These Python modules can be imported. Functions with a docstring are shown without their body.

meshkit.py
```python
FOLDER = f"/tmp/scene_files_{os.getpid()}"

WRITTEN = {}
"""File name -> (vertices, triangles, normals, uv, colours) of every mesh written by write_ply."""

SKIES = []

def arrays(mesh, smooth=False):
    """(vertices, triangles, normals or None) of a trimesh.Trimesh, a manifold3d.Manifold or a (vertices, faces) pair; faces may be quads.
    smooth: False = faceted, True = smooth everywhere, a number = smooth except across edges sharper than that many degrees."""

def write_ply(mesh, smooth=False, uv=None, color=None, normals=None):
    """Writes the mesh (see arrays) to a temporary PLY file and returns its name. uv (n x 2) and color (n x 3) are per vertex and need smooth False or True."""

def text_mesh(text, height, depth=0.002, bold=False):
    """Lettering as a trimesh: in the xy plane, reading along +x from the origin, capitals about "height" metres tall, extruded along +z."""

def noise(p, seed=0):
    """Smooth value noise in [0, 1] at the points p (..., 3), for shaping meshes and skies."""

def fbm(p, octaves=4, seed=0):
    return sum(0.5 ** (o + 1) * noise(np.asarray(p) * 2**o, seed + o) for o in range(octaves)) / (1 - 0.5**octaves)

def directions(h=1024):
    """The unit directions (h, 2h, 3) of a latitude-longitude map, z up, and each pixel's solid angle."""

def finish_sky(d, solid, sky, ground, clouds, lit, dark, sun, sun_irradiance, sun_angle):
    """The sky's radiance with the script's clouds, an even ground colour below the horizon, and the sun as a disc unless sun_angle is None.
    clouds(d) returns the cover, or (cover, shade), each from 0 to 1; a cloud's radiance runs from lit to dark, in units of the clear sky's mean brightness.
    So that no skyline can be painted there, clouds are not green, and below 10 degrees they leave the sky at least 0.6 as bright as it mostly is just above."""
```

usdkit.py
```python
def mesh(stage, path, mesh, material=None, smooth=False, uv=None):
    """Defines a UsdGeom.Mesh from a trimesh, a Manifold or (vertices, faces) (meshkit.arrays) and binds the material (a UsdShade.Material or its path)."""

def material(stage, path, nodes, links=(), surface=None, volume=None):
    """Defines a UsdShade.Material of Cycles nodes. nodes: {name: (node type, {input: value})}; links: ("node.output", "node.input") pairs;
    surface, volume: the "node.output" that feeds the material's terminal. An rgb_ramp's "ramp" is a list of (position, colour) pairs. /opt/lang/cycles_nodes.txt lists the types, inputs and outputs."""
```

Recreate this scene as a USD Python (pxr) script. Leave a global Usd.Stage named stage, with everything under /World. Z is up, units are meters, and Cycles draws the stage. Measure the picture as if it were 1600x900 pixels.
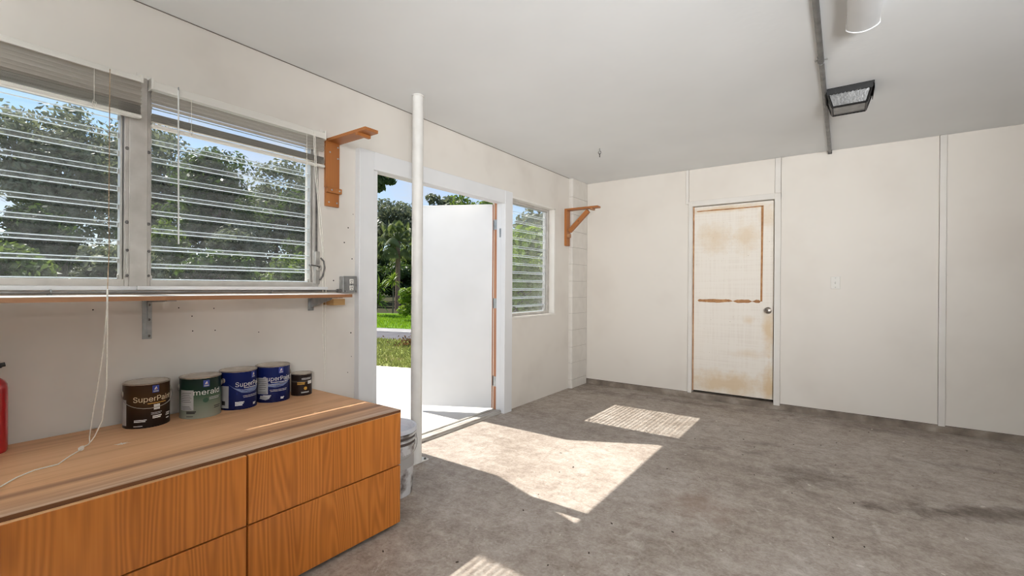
import math, random
import numpy as np, trimesh
import usdkit, meshkit
from pxr import Usd, UsdGeom, UsdLux, UsdShade, Gf, Sdf

stage = Usd.Stage.CreateInMemory()
UsdGeom.SetStageUpAxis(stage, 'Z'); UsdGeom.SetStageMetersPerUnit(stage, 1.0)
UsdGeom.Xform.Define(stage, '/World'); UsdGeom.Scope.Define(stage, '/World/Looks')
RNG = np.random.default_rng(7); random.seed(7)

# ------------------------------------------------------------------ camera, sky, sun, exposure
CAM = (2.5918, 0.0, 1.19); YAW = 0.6195; ROLL = 0.0060; PITCH = -0.0021; FPX = 715.34
EXPOSURE = 0.19
SUN_COT = 0.832            # horizontal travel per metre of fall
SUN_DRIFT = 0.012          # sideways drift along the wall
SUN_POWER = 1.78
SKY_POWER = 0.072
FILL_TUBE_POWER = 88.0; FILL_TUBE_COLOR = (0.97, 1.0, 1.03); FILL_TUBE_AT = (0.95, -1.1, 2.05)  # added hanging fill lights, out of view, to brighten the room
FILL_SPOTS = [((5.0, -2.1, 1.9), (0.3, 5.17, 1.4), 64.0, 34.0), ((4.0, -1.28, 0.85), (1.9, 3.1, 2.8), 60.0, 36.0)]  # added softbox fill lights, out of view: place, aim, power, cone

fw = np.array([-math.sin(YAW)*math.cos(PITCH), math.cos(YAW)*math.cos(PITCH), math.sin(PITCH)])
rt = np.array([math.cos(YAW), math.sin(YAW), 0.0]); up = np.cross(rt, fw)
r2 = rt*math.cos(ROLL)+up*math.sin(ROLL); u2 = -rt*math.sin(ROLL)+up*math.cos(ROLL)
cam = UsdGeom.Camera.Define(stage, '/World/camera')
cam.AddTransformOp().Set(Gf.Matrix4d(*[*r2, 0], *[*u2, 0], *[*(-fw), 0], *[*CAM, 1]))
cam.CreateHorizontalApertureAttr(36.0); cam.CreateVerticalApertureAttr(20.25)
cam.CreateFocalLengthAttr(36.0*FPX/1600); cam.CreateClippingRangeAttr(Gf.Vec2f(0.05, 1000)); cam.CreateExposureAttr(EXPOSURE)

sd = np.array([SUN_COT, SUN_DRIFT*SUN_COT, -1.0]); sd /= np.linalg.norm(sd)
sun = UsdLux.DistantLight.Define(stage, '/World/sun_light')
zc = -sd; xc = np.cross([0, 0, 1], zc); xc /= np.linalg.norm(xc); yc = np.cross(zc, xc)
sun.AddTransformOp().Set(Gf.Matrix4d(*[*xc, 0], *[*yc, 0], *[*zc, 0], 0, 0, 0, 1))
sun.CreateIntensityAttr(SUN_POWER); sun.CreateNormalizeAttr(True); sun.CreateAngleAttr(0.53); sun.CreateColorAttr(Gf.Vec3f(1.0, 0.95, 0.87))

dome = UsdLux.DomeLight.Define(stage, '/World/sky_light')
dome.CreateIntensityAttr(1.0)
sky_mat = usdkit.material(stage, '/World/Looks/sky', {
    'co': ('texture_coordinate', {}),
    'sky': ('sky_texture', {'sky_type': 'multiple_scattering', 'sun_disc': False, 'sun_elevation': math.radians(50.2), 'sun_rotation': math.radians(270), 'aerosol_density': 1.2}),
    'sc': ('mapping', {'scale': (2.2, 2.2, 5.0)}),
    'n': ('noise_texture', {'scale': 1.3, 'detail': 8.0, 'roughness': 0.58}),
    'cl': ('rgb_ramp', {'ramp': [(0.0, (0, 0, 0)), (0.40, (0.12, 0.12, 0.12)), (0.62, (1, 1, 1)), (1.0, (1, 1, 1))]}),
    'clf': ('math', {'math_type': 'multiply', 'value2': 0.75}),
    'mx': ('mix', {'mix_type': 'mix', 'color2': (8.6, 9.0, 9.8)}),
    'bg': ('background_shader', {'strength': SKY_POWER})},
    [('co.generated', 'sky.vector'), ('co.generated', 'sc.vector'), ('sc.vector', 'n.vector'), ('n.fac', 'cl.fac'), ('cl.color', 'clf.value1'),
     ('clf.value', 'mx.fac'), ('sky.color', 'mx.color1'), ('mx.color', 'bg.color')], surface='bg.background')
UsdShade.MaterialBindingAPI.Apply(dome.GetPrim()).Bind(sky_mat)


# ------------------------------------------------------------------ helpers
def S(r, g, b):
    c = np.array([r, g, b])/255.0
    return tuple(np.where(c < 0.04045, c/12.92, ((c+0.055)/1.055)**2.4))


USED = {}
def numbered(parent, name):
    k = (parent, name); n = USED.get(k, 0); USED[k] = n+1
    return name if n == 0 else '%s_%03d' % (name, n)


MATS = {}
def simple(name, color, rough=0.5, metallic=0.0, spec=0.5, **kw):
    if name not in MATS:
        MATS[name] = usdkit.material(stage, '/World/Looks/'+name, {'p': ('principled_bsdf', {'base_color': color, 'roughness': rough, 'metallic': metallic, 'specular_ior_level': spec, **kw})}, surface='p.BSDF')
    return MATS[name]


def noisy(name, stops, scale=8, stretch=(1, 1, 1), rough=0.55, detail=4, bump=0.0, bump_scale=None, metallic=0.0, spec=0.5, distortion=0.0, lo=0.3, hi=0.7):
    """paint, metal or stone whose colour varies along a ramp by noise at the surface's own place"""
    if name in MATS:
        return MATS[name]
    k = len(stops)
    ramp = [(lo+(hi-lo)*i/max(1, k-1), c) for i, c in enumerate(stops)]
    nodes = {'g': ('geometry', {}), 'm': ('mapping', {'scale': stretch}), 'n': ('noise_texture', {'scale': scale, 'detail': float(detail), 'distortion': distortion}),
             'r': ('rgb_ramp', {'ramp': ramp}), 'p': ('principled_bsdf', {'roughness': rough, 'metallic': metallic, 'specular_ior_level': spec})}
    links = [('g.position', 'm.vector'), ('m.vector', 'n.vector'), ('n.fac', 'r.fac'), ('r.color', 'p.base_color')]
    if bump:
        nodes['n2'] = ('noise_texture', {'scale': bump_scale or scale*6, 'detail': 3.0})
        nodes['b'] = ('bump', {'strength': bump, 'distance': 0.002})
        links += [('m.vector', 'n2.vector'), ('n2.fac', 'b.height'), ('b.normal', 'p.normal')]
    MATS[name] = usdkit.material(stage, '/World/Looks/'+name, nodes, links, surface='p.BSDF')
    return MATS[name]


def wood(name, dark, mid, light, along, rough=0.45, across=26.0, wave=5.0, spec=0.5, contrast=0.5, coat=0.0, wn=3.6):
    """grain running along the given axis ('x','y','z')"""
    st = [1.0, 1.0, 1.0]; st['xyz'.index(along)] = 0.09
    fine = [across*4, across*4, across*4]; fine['xyz'.index(along)] = 3.0
    wd = {'x': 'y', 'y': 'x', 'z': 'y'}[along]
    nodes = {'g': ('geometry', {}), 'oi': ('object_info', {}), 'add': ('vector_math', {'math_type': 'add'}), 'om': ('vector_math', {'math_type': 'scale', 'vector1': (3.1, 2.3, 1.7)}),
             'm': ('mapping', {'scale': st}), 'wn': ('noise_texture', {'scale': wn, 'detail': 1.5, 'roughness': 0.35}), 'wk': ('math', {'math_type': 'multiply', 'value2': wave*9.0}), 'ws': ('math', {'math_type': 'sine'}), 'w': ('math', {'math_type': 'multiply_add', 'value2': 0.5, 'value3': 0.5}),
             'mf': ('mapping', {'scale': fine}), 'nf': ('noise_texture', {'scale': 1.0, 'detail': 3.0}),
             'ml': ('mapping', {'scale': st}), 'nl': ('noise_texture', {'scale': 3.0, 'detail': 2.0}),
             'a1': ('math', {'math_type': 'multiply', 'value2': 0.42*contrast*2}), 'a2': ('math', {'math_type': 'multiply', 'value2': 0.34}), 'a3': ('math', {'math_type': 'multiply', 'value2': 0.38}),
             's1': ('math', {'math_type': 'add'}), 's2': ('math', {'math_type': 'add'}),
             'r': ('rgb_ramp', {'ramp': [(0.12, dark), (0.55, mid), (0.95, light)]}),
             'b': ('bump', {'strength': 0.15, 'distance': 0.001}),
             'p': ('principled_bsdf', {'roughness': rough, 'specular_ior_level': spec, 'coat_weight': coat, 'coat_roughness': 0.25})}
    links = [('oi.random', 'om.scale'), ('g.position', 'add.vector1'), ('om.vector', 'add.vector2'), ('add.vector', 'm.vector'), ('m.vector', 'wn.vector'), ('wn.fac', 'wk.value1'), ('wk.value', 'ws.value1'), ('ws.value', 'w.value1'), ('add.vector', 'mf.vector'), ('mf.vector', 'nf.vector'),
             ('add.vector', 'ml.vector'), ('ml.vector', 'nl.vector'), ('w.value', 'a1.value1'), ('nf.fac', 'a2.value1'), ('nl.fac', 'a3.value1'), ('a1.value', 's1.value1'), ('a2.value', 's1.value2'),
             ('s1.value', 's2.value1'), ('a3.value', 's2.value2'), ('s2.value', 'r.fac'), ('r.color', 'p.base_color'), ('nf.fac', 'b.height'), ('b.normal', 'p.normal')]
    MATS[name] = usdkit.material(stage, '/World/Looks/'+name, nodes, links, surface='p.BSDF')
    return MATS[name]


class Thing:
    def __init__(self, name, label=None, cat=None, loc=(0, 0, 0), group=None, kind=None):
        self.loc = np.array(loc, float); self.path = '/World/'+numbered('/World', name)
        x = UsdGeom.Xform.Define(stage, self.path)
        if any(self.loc): x.AddTranslateOp().Set(Gf.Vec3d(*self.loc))
        tag(x.GetPrim(), label, cat, group, kind)

    def part(self, name, mesh, mat, under=None, smooth=30, label=None, kind=None):
        """mesh is given in world coordinates"""
        par = under or self.path
        path = par+'/'+numbered(par, name)
        v, f, n = meshkit.arrays(mesh, False)
        m = usdkit.mesh(stage, path, trimesh.Trimesh(v-self.loc, f, process=False), mat, smooth=smooth)
        if label: m.GetPrim().SetCustomDataByKey('label', label)
        if kind: m.GetPrim().SetCustomDataByKey('kind', kind)
        return path


def tag(p, label=None, cat=None, group=None, kind=None):
    for k, v in (('label', label), ('category', cat), ('group', group), ('kind', kind)):
        if v: p.SetCustomDataByKey(k, v)


def single(name, mesh, mat, label=None, cat=None, group=None, kind=None, smooth=30):
    m = usdkit.mesh(stage, '/World/'+numbered('/World', name), mesh, mat, smooth=smooth)
    tag(m.GetPrim(), label, cat, group, kind); return m


def cbox(x0, x1, y0, y1, z0, z1, b=0.0015):
    """box with chamfered edges"""
    lo, hi = np.minimum([x0, y0, z0], [x1, y1, z1]), np.maximum([x0, y0, z0], [x1, y1, z1])
    b = min(b, 0.45*min(hi-lo))
    if b <= 0:
        return trimesh.creation.box(bounds=[lo, hi])
    pts = []
    for i in range(8):
        c = np.array([hi[k] if i >> k & 1 else lo[k] for k in range(3)]); s = np.array([-1.0 if i >> k & 1 else 1.0 for k in range(3)])
        for k in range(3):
            d = np.full(3, b); d[k] = 0; pts.append(c+s*d)
    return trimesh.convex.convex_hull(np.array(pts))


def cat(*ms):
    flat = []
    for m in ms: flat += list(m) if isinstance(m, (list, tuple)) else [m]
    return trimesh.util.concatenate(flat)


def tube(pts, r, n=8, r1=None):
    pts = np.array(pts, float); k = len(pts); rad = np.linspace(r, r if r1 is None else r1, k)
    t = np.gradient(pts, axis=0); t /= np.linalg.norm(t, axis=1, keepdims=True)
    a = np.array([0, 0, 1.0]) if abs(t[0][2]) < 0.9 else np.array([1.0, 0, 0])
    u = np.cross(t[0], a); u /= np.linalg.norm(u); V = []
    th = np.arange(n)*2*np.pi/n
    for i in range(k):
        u = u-t[i]*(u@t[i]); u /= np.linalg.norm(u); w = np.cross(t[i], u)
        V.append(pts[i]+rad[i]*(np.cos(th)[:, None]*u+np.sin(th)[:, None]*w))
    V = np.vstack(V); F = []
    for i in range(k-1):
        for j in range(n):
            a0, b0 = i*n+j, i*n+(j+1) % n; F += [[a0, b0, b0+n], [a0, b0+n, a0+n]]
    V = np.vstack([V, pts[0], pts[-1]]); c0, c1 = len(V)-2, len(V)-1
    for j in range(n):
        F += [[c0, (j+1) % n, j], [c1, (k-1)*n+j, (k-1)*n+(j+1) % n]]
    m = trimesh.Trimesh(V, F, process=False)
    return m


def lathe(profile, center, n=40):
    m = trimesh.creation.revolve(np.array(profile, float), sections=n); m.apply_translation(center); return m


def prism(poly, z0, z1):
    from shapely.geometry import Polygon
    m = trimesh.creation.extrude_polygon(Polygon(poly), z1-z0, engine='earcut'); m.apply_translation((0, 0, z0)); return m


def extrude_xz(poly, y0, y1):
    """polygon in (x,z), extruded along y"""
    m = prism(poly, 0, 1); v = m.vertices.copy()
    m.vertices = np.stack([v[:, 0], y0+(y1-y0)*v[:, 2], v[:, 1]], 1); m.fix_normals(); return m


def extrude_yz(poly, x0, x1):
    m = prism(poly, 0, 1); v = m.vertices.copy()
    m.vertices = np.stack([x0+(x1-x0)*v[:, 2], v[:, 0], v[:, 1]], 1); m.fix_normals(); return m


def placed(m, R=None, t=(0, 0, 0)):
    m = m.copy()
    if R is not None: m.apply_transform(R)
    m.apply_translation(t); return m


def rotz(a, about=(0, 0, 0)): return trimesh.transformations.rotation_matrix(a, [0, 0, 1], about)


def rot(a, axis, about=(0, 0, 0)): return trimesh.transformations.rotation_matrix(a, axis, about)


def screw(c, axis, r=0.005, h=0.003):
    """domed head pointing along axis"""
    m = lathe([(0, h), (r*0.6, h*0.8), (r, h*0.2), (r, -0.001), (0, -0.001)], (0, 0, 0), 10)
    m.apply_transform(trimesh.geometry.align_vectors([0, 0, 1], axis)); m.apply_translation(c); return m


# ------------------------------------------------------------------ materials
WALL = noisy('wall_paint', [(0.66, 0.612, 0.55), (0.72, 0.675, 0.612), (0.735, 0.69, 0.627)], scale=2.2, rough=0.6, bump=0.12, bump_scale=45, spec=0.3)
BACK = noisy('panel_paint', [(0.72, 0.665, 0.595), (0.765, 0.715, 0.645), (0.775, 0.725, 0.655)], scale=1.6, rough=0.5, bump=0.06, bump_scale=60, spec=0.35)
CEIL = noisy('ceiling_paint', [(0.80, 0.81, 0.805), (0.84, 0.85, 0.845)], scale=1.7, rough=0.75, bump=0.35, bump_scale=30, spec=0.2)
BLOCK = noisy('painted_block', [(0.66, 0.62, 0.56), (0.72, 0.68, 0.62)], scale=9, rough=0.65, bump=0.5, bump_scale=90, spec=0.25)
MORTAR = simple('painted_joint', (0.50, 0.46, 0.41), 0.8)
TRIM = noisy('trim_white', [(0.71, 0.71, 0.71), (0.75, 0.75, 0.75)], scale=3, rough=0.42, bump=0.03, spec=0.4)
BATTEN = noisy('batten_paint', [(0.72, 0.68, 0.62), (0.77, 0.735, 0.68)], scale=5, rough=0.45, spec=0.4)
GAP = simple('dark_gap', (0.05, 0.042, 0.035), 0.9)
ALU = noisy('mill_aluminium_painted', [(0.42, 0.39, 0.35), (0.54, 0.51, 0.47)], scale=12, rough=0.45, metallic=0.15, bump=0.05)
ALUD = noisy('aged_aluminium', [(0.42, 0.40, 0.37), (0.56, 0.54, 0.50)], scale=15, rough=0.4, metallic=0.5)
STEEL = noisy('galvanized_steel', [(0.33, 0.34, 0.34), (0.50, 0.51, 0.51)], scale=25, rough=0.38, metallic=0.8)
DARKSTEEL = noisy('dark_steel', [(0.10, 0.095, 0.09), (0.2, 0.19, 0.18)], scale=30, rough=0.5, metallic=0.6)
GRAYPIPE = noisy('conduit_gray', [(0.17, 0.165, 0.16), (0.27, 0.265, 0.255)], scale=14, rough=0.5, metallic=0.4)
WHITEPIPE = noisy('pole_paint', [(0.66, 0.64, 0.60), (0.76, 0.74, 0.70)], scale=7, rough=0.45, bump=0.1, bump_scale=40)
BLACK = simple('black_metal', (0.012, 0.012, 0.012), 0.45)
BLACKPL = simple('black_plastic', (0.015, 0.015, 0.016), 0.4)
FROST = noisy('pebbled_glass', [(0.13, 0.13, 0.125), (0.22, 0.22, 0.21)], scale=20, rough=0.25, bump=0.6, bump_scale=70)
BLIND = simple('blind_slat_enamel', (0.52, 0.48, 0.42), 0.35)
BLINDRAIL = simple('blind_rail_enamel', (0.72, 0.69, 0.63), 0.35)
CORD = noisy('cord_cotton', [(0.78, 0.74, 0.65), (0.88, 0.85, 0.78)], scale=80, rough=0.9)
CORDBR = noisy('cord_brown', [(0.25, 0.16, 0.09), (0.4, 0.29, 0.18)], scale=60, rough=0.9)  # brown cotton for the upper length of one cord
CLEARPL = simple('wand_plastic', (0.72, 0.72, 0.70), 0.25)
LAMINATE = noisy('shelf_laminate', [(0.72, 0.71, 0.69), (0.80, 0.79, 0.77)], scale=6, rough=0.4)
SHELFWOOD = wood('shelf_edge_wood', (0.26, 0.11, 0.045), (0.36, 0.17, 0.075), (0.46, 0.24, 0.12), 'y')
ORANGEWOOD = wood('bracket_wood', (0.30, 0.10, 0.022), (0.40, 0.145, 0.036), (0.48, 0.20, 0.058), 'z', wave=3.0, contrast=0.35)
ORANGEWOODX = wood('bracket_wood_flat', (0.30, 0.10, 0.022), (0.40, 0.145, 0.036), (0.48, 0.20, 0.058), 'x', wave=3.0, contrast=0.35)
PINE = wood('cleat_pine', (0.42, 0.24, 0.09), (0.55, 0.34, 0.14), (0.66, 0.44, 0.2), 'y', wave=4.0)
DRAWER = wood('drawer_veneer', (0.30, 0.082, 0.008), (0.56, 0.180, 0.026), (0.70, 0.28, 0.055), 'z', rough=0.38, wave=15.0, contrast=0.30, coat=0.06, wn=7.5)
CARCASS = wood('carcass_wood', (0.10, 0.036, 0.012), (0.15, 0.055, 0.018), (0.2, 0.08, 0.03), 'y', rough=0.5)
EDGEWOOD = wood('drawer_edge_wood', (0.40, 0.20, 0.08), (0.52, 0.28, 0.12), (0.6, 0.36, 0.17), 'y', rough=0.5)
DOOREDGE = wood('door_edge_wood', (0.40, 0.17, 0.085), (0.50, 0.235, 0.125), (0.58, 0.29, 0.16), 'z', rough=0.5, contrast=0.3)
DOORWHITE = noisy('door_leaf_white', [(0.72, 0.715, 0.70), (0.77, 0.765, 0.755)], scale=2.5, rough=0.45, bump=0.05, bump_scale=30)
SILLWOOD = noisy('sill_worn_paint', [(0.20, 0.175, 0.15), (0.42, 0.39, 0.35), (0.56, 0.54, 0.50)], scale=5, stretch=(9, 1, 9), rough=0.7, bump=0.4, bump_scale=40)
BRONZEKNOB = simple('satin_nickel', (0.25, 0.22, 0.19), 0.34, metallic=1.0)
SWITCHPL = simple('switch_ivory', (0.76, 0.73, 0.67), 0.35)
RED = simple('extinguisher_red', (0.42, 0.012, 0.016), 0.22, coat_weight=0.5)
CANMETAL = noisy('can_tinplate', [(0.30, 0.26, 0.21), (0.55, 0.50, 0.43)], scale=22, rough=0.38, metallic=0.7)
LIDDUST = noisy('can_lid_dusty', [(0.46, 0.40, 0.33), (0.66, 0.60, 0.52)], scale=18, rough=0.6)
WIRE = simple('bail_wire', (0.55, 0.53, 0.5), 0.3, metallic=0.9)
INKWHITE = simple('label_white', (0.66, 0.65, 0.62), 0.5)
INKCREAM = simple('label_cream', (0.68, 0.58, 0.40), 0.5)
INKGREY = simple('label_grey', (0.38, 0.37, 0.36), 0.5)
INKBLUE = simple('label_blue', (0.03, 0.05, 0.28), 0.5)
INKRED = simple('label_red', (0.5, 0.06, 0.05), 0.5)
INKBLACK = simple('label_black', (0.02, 0.018, 0.016), 0.5)
INKGOLD = simple('label_gold', (0.62, 0.33, 0.05), 0.45)
BUCKETPL = noisy('bucket_plastic', [(0.13, 0.11, 0.10), (0.36, 0.34, 0.33), (0.60, 0.60, 0.60)], scale=14, rough=0.45, lo=0.36, hi=0.56)


def pane_material(name, dust, tint):
    return usdkit.material(stage, '/World/Looks/'+name, {
        'g': ('geometry', {}), 'n': ('noise_texture', {'scale': 16.0, 'detail': 5.0, 'roughness': 0.65}), 'dr': ('map_range', {'from_min': 0.3, 'from_max': 0.75, 'to_min': dust*0.45, 'to_max': dust*1.7}),
        'fr': ('fresnel', {'IOR': 1.16}), 't': ('transparent_bsdf', {'color': tint}), 'gl': ('glossy_bsdf', {'color': (0.9, 0.9, 0.9), 'roughness': 0.06}),
        'mx': ('mix_closure', {}), 'tr': ('translucent_bsdf', {'color': (0.72, 0.73, 0.72)}), 'df': ('diffuse_bsdf', {'color': (0.6, 0.6, 0.58)}), 'dd': ('mix_closure', {'fac': 0.35}), 'mo': ('mix_closure', {})},
        [('g.position', 'n.vector'), ('n.fac', 'dr.value'), ('fr.fac', 'mx.fac'), ('t.BSDF', 'mx.closure1'), ('gl.BSDF', 'mx.closure2'), ('tr.BSDF', 'dd.closure1'), ('df.BSDF', 'dd.closure2'),
         ('dr.result', 'mo.fac'), ('mx.closure', 'mo.closure1'), ('dd.closure', 'mo.closure2')], surface='mo.closure')


PANE = pane_material('louver_glass', 0.022, (0.99, 0.995, 0.995))
GLASSEDGE = usdkit.material(stage, '/World/Looks/louver_glass_edge', {'tr': ('translucent_bsdf', {'color': (0.75, 0.8, 0.82)}), 'p': ('principled_bsdf', {'base_color': (0.62, 0.67, 0.68), 'roughness': 0.2}), 'm': ('mix_closure', {'fac': 0.5})},
                            [('tr.BSDF', 'm.closure1'), ('p.BSDF', 'm.closure2')], surface='m.closure')


def floor_material():
    """old garage slab: mottling, trowel sheen, stains with shapes of their own, grit"""
    stains = [  # centre x,y, half length, half width, angle, strength, colour index
        (1.80, 3.62, 0.15, 0.06, 0.5, 0.65), (2.12, 3.98, 0.14, 0.055, 0.4, 0.6), (2.11, 3.72, 0.10, 0.045, 0.4, 0.55), (2.46, 3.45, 0.34, 0.20, 0.6, 0.6), (3.30, 3.47, 0.55, 0.12, 0.5, 0.85), (2.85, 3.23, 0.24, 0.07, 0.5, 0.6),
        (0.45, 4.85, 0.5, 0.14, 0.0, 0.55), (1.5, 4.95, 0.9, 0.12, 0.0, 0.5), (3.24, 4.25, 0.6, 0.06, 0.3, 0.35), (3.0, 4.95, 0.9, 0.10, 0.0, 0.45), (1.45, 3.68, 0.3, 0.05, 0.3, 0.45)]
    N = {'g': ('geometry', {}), 'n1': ('noise_texture', {'scale': 1.1, 'detail': 6.0, 'roughness': 0.6, 'distortion': 0.6}), 'n2': ('noise_texture', {'scale': 7.0, 'detail': 6.0, 'roughness': 0.65, 'distortion': 0.3}),
         'n3': ('noise_texture', {'scale': 75.0, 'detail': 4.0, 'roughness': 0.7}), 'm4': ('mapping', {'rotation': (0, 0, 0.55), 'scale': (1.2, 9.0, 1)}), 'n4': ('noise_texture', {'scale': 2.4, 'detail': 5.0, 'roughness': 0.6}), 'n5': ('noise_texture', {'scale': 24.0, 'detail': 6.0, 'roughness': 0.7, 'distortion': 0.8}), 'a5': ('math', {'math_type': 'multiply_add', 'value2': 0.42, 'value3': -0.21}), 's4': ('math', {'math_type': 'add'}),
         'sc': ('noise_texture', {'scale': 5.5, 'detail': 7.0, 'roughness': 0.72, 'distortion': 1.6}), 'scr': ('rgb_ramp', {'ramp': [(0.0, (0, 0, 0)), (0.60, (0, 0, 0)), (0.68, (0.55, 0.55, 0.55)), (1.0, (0.7, 0.7, 0.7))]}), 'scm': ('mix', {'color2': (0.56, 0.52, 0.475)}),
         'a1': ('math', {'math_type': 'multiply', 'value2': 0.34}), 'a2': ('math', {'math_type': 'multiply', 'value2': 0.34}), 'a4': ('math', {'math_type': 'multiply', 'value2': 0.14}), 'a3': ('math', {'math_type': 'multiply', 'value2': 0.28}),
         's1': ('math', {'math_type': 'add'}), 's2': ('math', {'math_type': 'add'}), 's3': ('math', {'math_type': 'add'}),
         'r': ('rgb_ramp', {'ramp': [(0.36, (0.19, 0.150, 0.120)), (0.47, (0.285, 0.235, 0.195)), (0.55, (0.37, 0.316, 0.270)), (0.625, (0.44, 0.39, 0.343)), (0.75, (0.56, 0.51, 0.46))]}),
         'v': ('voronoi_texture', {'feature': 'f1', 'scale': 26.0}), 'vr': ('rgb_ramp', {'ramp': [(0.0, (0.25, 0.25, 0.25)), (0.055, (0.45, 0.42, 0.4)), (0.075, (1, 1, 1)), (1.0, (1, 1, 1))]}),
         'vn': ('noise_texture', {'scale': 3.0}), 'vs': ('math', {'math_type': 'greater_than', 'value2': 0.57}), 'vm': ('mix', {'mix_type': 'multiply'}),
         'red_d': ('vector_math', {'math_type': 'distance', 'vector2': (1.98, 2.64, 0)}), 'red_w': ('math', {'math_type': 'multiply_add', 'value2': 0.35}), 'red_r': ('map_range', {'from_min': 0.42, 'from_max': 0.2, 'to_min': 0.0, 'to_max': 0.4, 'clamp': True}),
         'red_m': ('mix', {'mix_type': 'mix', 'color2': (0.25, 0.15, 0.10)}),
         'b': ('bump', {'strength': 0.35, 'distance': 0.004}), 'hb': ('math', {'math_type': 'add'}),
         'rr': ('map_range', {'from_min': 0.3, 'from_max': 0.7, 'to_min': 0.42, 'to_max': 0.68}), 'p': ('principled_bsdf', {'specular_ior_level': 0.35})}
    L = [('g.position', 'n1.vector'), ('g.position', 'n2.vector'), ('g.position', 'n3.vector'), ('g.position', 'm4.vector'), ('m4.vector', 'n4.vector'), ('g.position', 'v.vector'), ('g.position', 'vn.vector'),
         ('n1.fac', 'a1.value1'), ('n2.fac', 'a2.value1'), ('n3.fac', 'a3.value1'), ('n4.fac', 'a4.value1'), ('a1.value', 's1.value1'), ('a2.value', 's1.value2'), ('s1.value', 's2.value1'), ('a4.value', 's2.value2'),
         ('s2.value', 's3.value1'), ('a3.value', 's3.value2'), ('g.position', 'n5.vector'), ('n5.fac', 'a5.value1'), ('s3.value', 's4.value1'), ('a5.value', 's4.value2'), ('s4.value', 'r.fac'), ('g.position', 'sc.vector'), ('sc.fac', 'scr.fac'), ('scr.color', 'scm.fac'), ('r.color', 'scm.color1')]
    last = 'scm.color'
    for i, (cx, cy, a, b, ang, k) in enumerate(stains):
        N['st%d' % i] = ('mapping', {'mapping_type': 'texture', 'location': (cx, cy, 0), 'rotation': (0, 0, ang), 'scale': (a, b, 1)})
        N['sl%d' % i] = ('vector_math', {'math_type': 'length'})
        N['sa%d' % i] = ('math', {'math_type': 'multiply_add', 'value2': -2.6, 'value3': 2.3})
        N['sb%d' % i] = ('math', {'math_type': 'subtract'})
        N['sr%d' % i] = ('map_range', {'from_min': -0.1, 'from_max': 0.9, 'to_min': 0.0, 'to_max': k, 'clamp': True})
        N['sm%d' % i] = ('mix', {'mix_type': 'multiply', 'color2': (0.36, 0.33, 0.31)})
        # stain where  noise-warped radius < 1
        L += [('g.position', 'st%d.vector' % i), ('st%d.vector' % i, 'sl%d.vector1' % i), ('n2.fac', 'sa%d.value1' % i), ('sa%d.value' % i, 'sb%d.value1' % i), ('sl%d.value' % i, 'sb%d.value2' % i), ('sb%d.value' % i, 'sr%d.value' % i),
              ('sr%d.result' % i, 'sm%d.fac' % i), (last, 'sm%d.color1' % i)]
        last = 'sm%d.color' % i
    L += [('g.position', 'red_d.vector1'), ('n2.fac', 'red_w.value1'), ('red_d.value', 'red_w.value3'), ('red_w.value', 'red_r.value'), ('red_r.result', 'red_m.fac'), (last, 'red_m.color1'), ('v.distance', 'vr.fac'),
          ('vn.fac', 'vs.value1'), ('vs.value', 'vm.fac'), ('red_m.color', 'vm.color1'), ('vr.color', 'vm.color2'), ('vm.color', 'p.base_color'),
          ('n3.fac', 'hb.value1'), ('n2.fac', 'hb.value2'), ('hb.value', 'b.height'), ('b.normal', 'p.normal'), ('n1.fac', 'rr.value'), ('rr.result', 'p.roughness')]
    return usdkit.material(stage, '/World/Looks/garage_slab', N, L, surface='p.BSDF')


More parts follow.
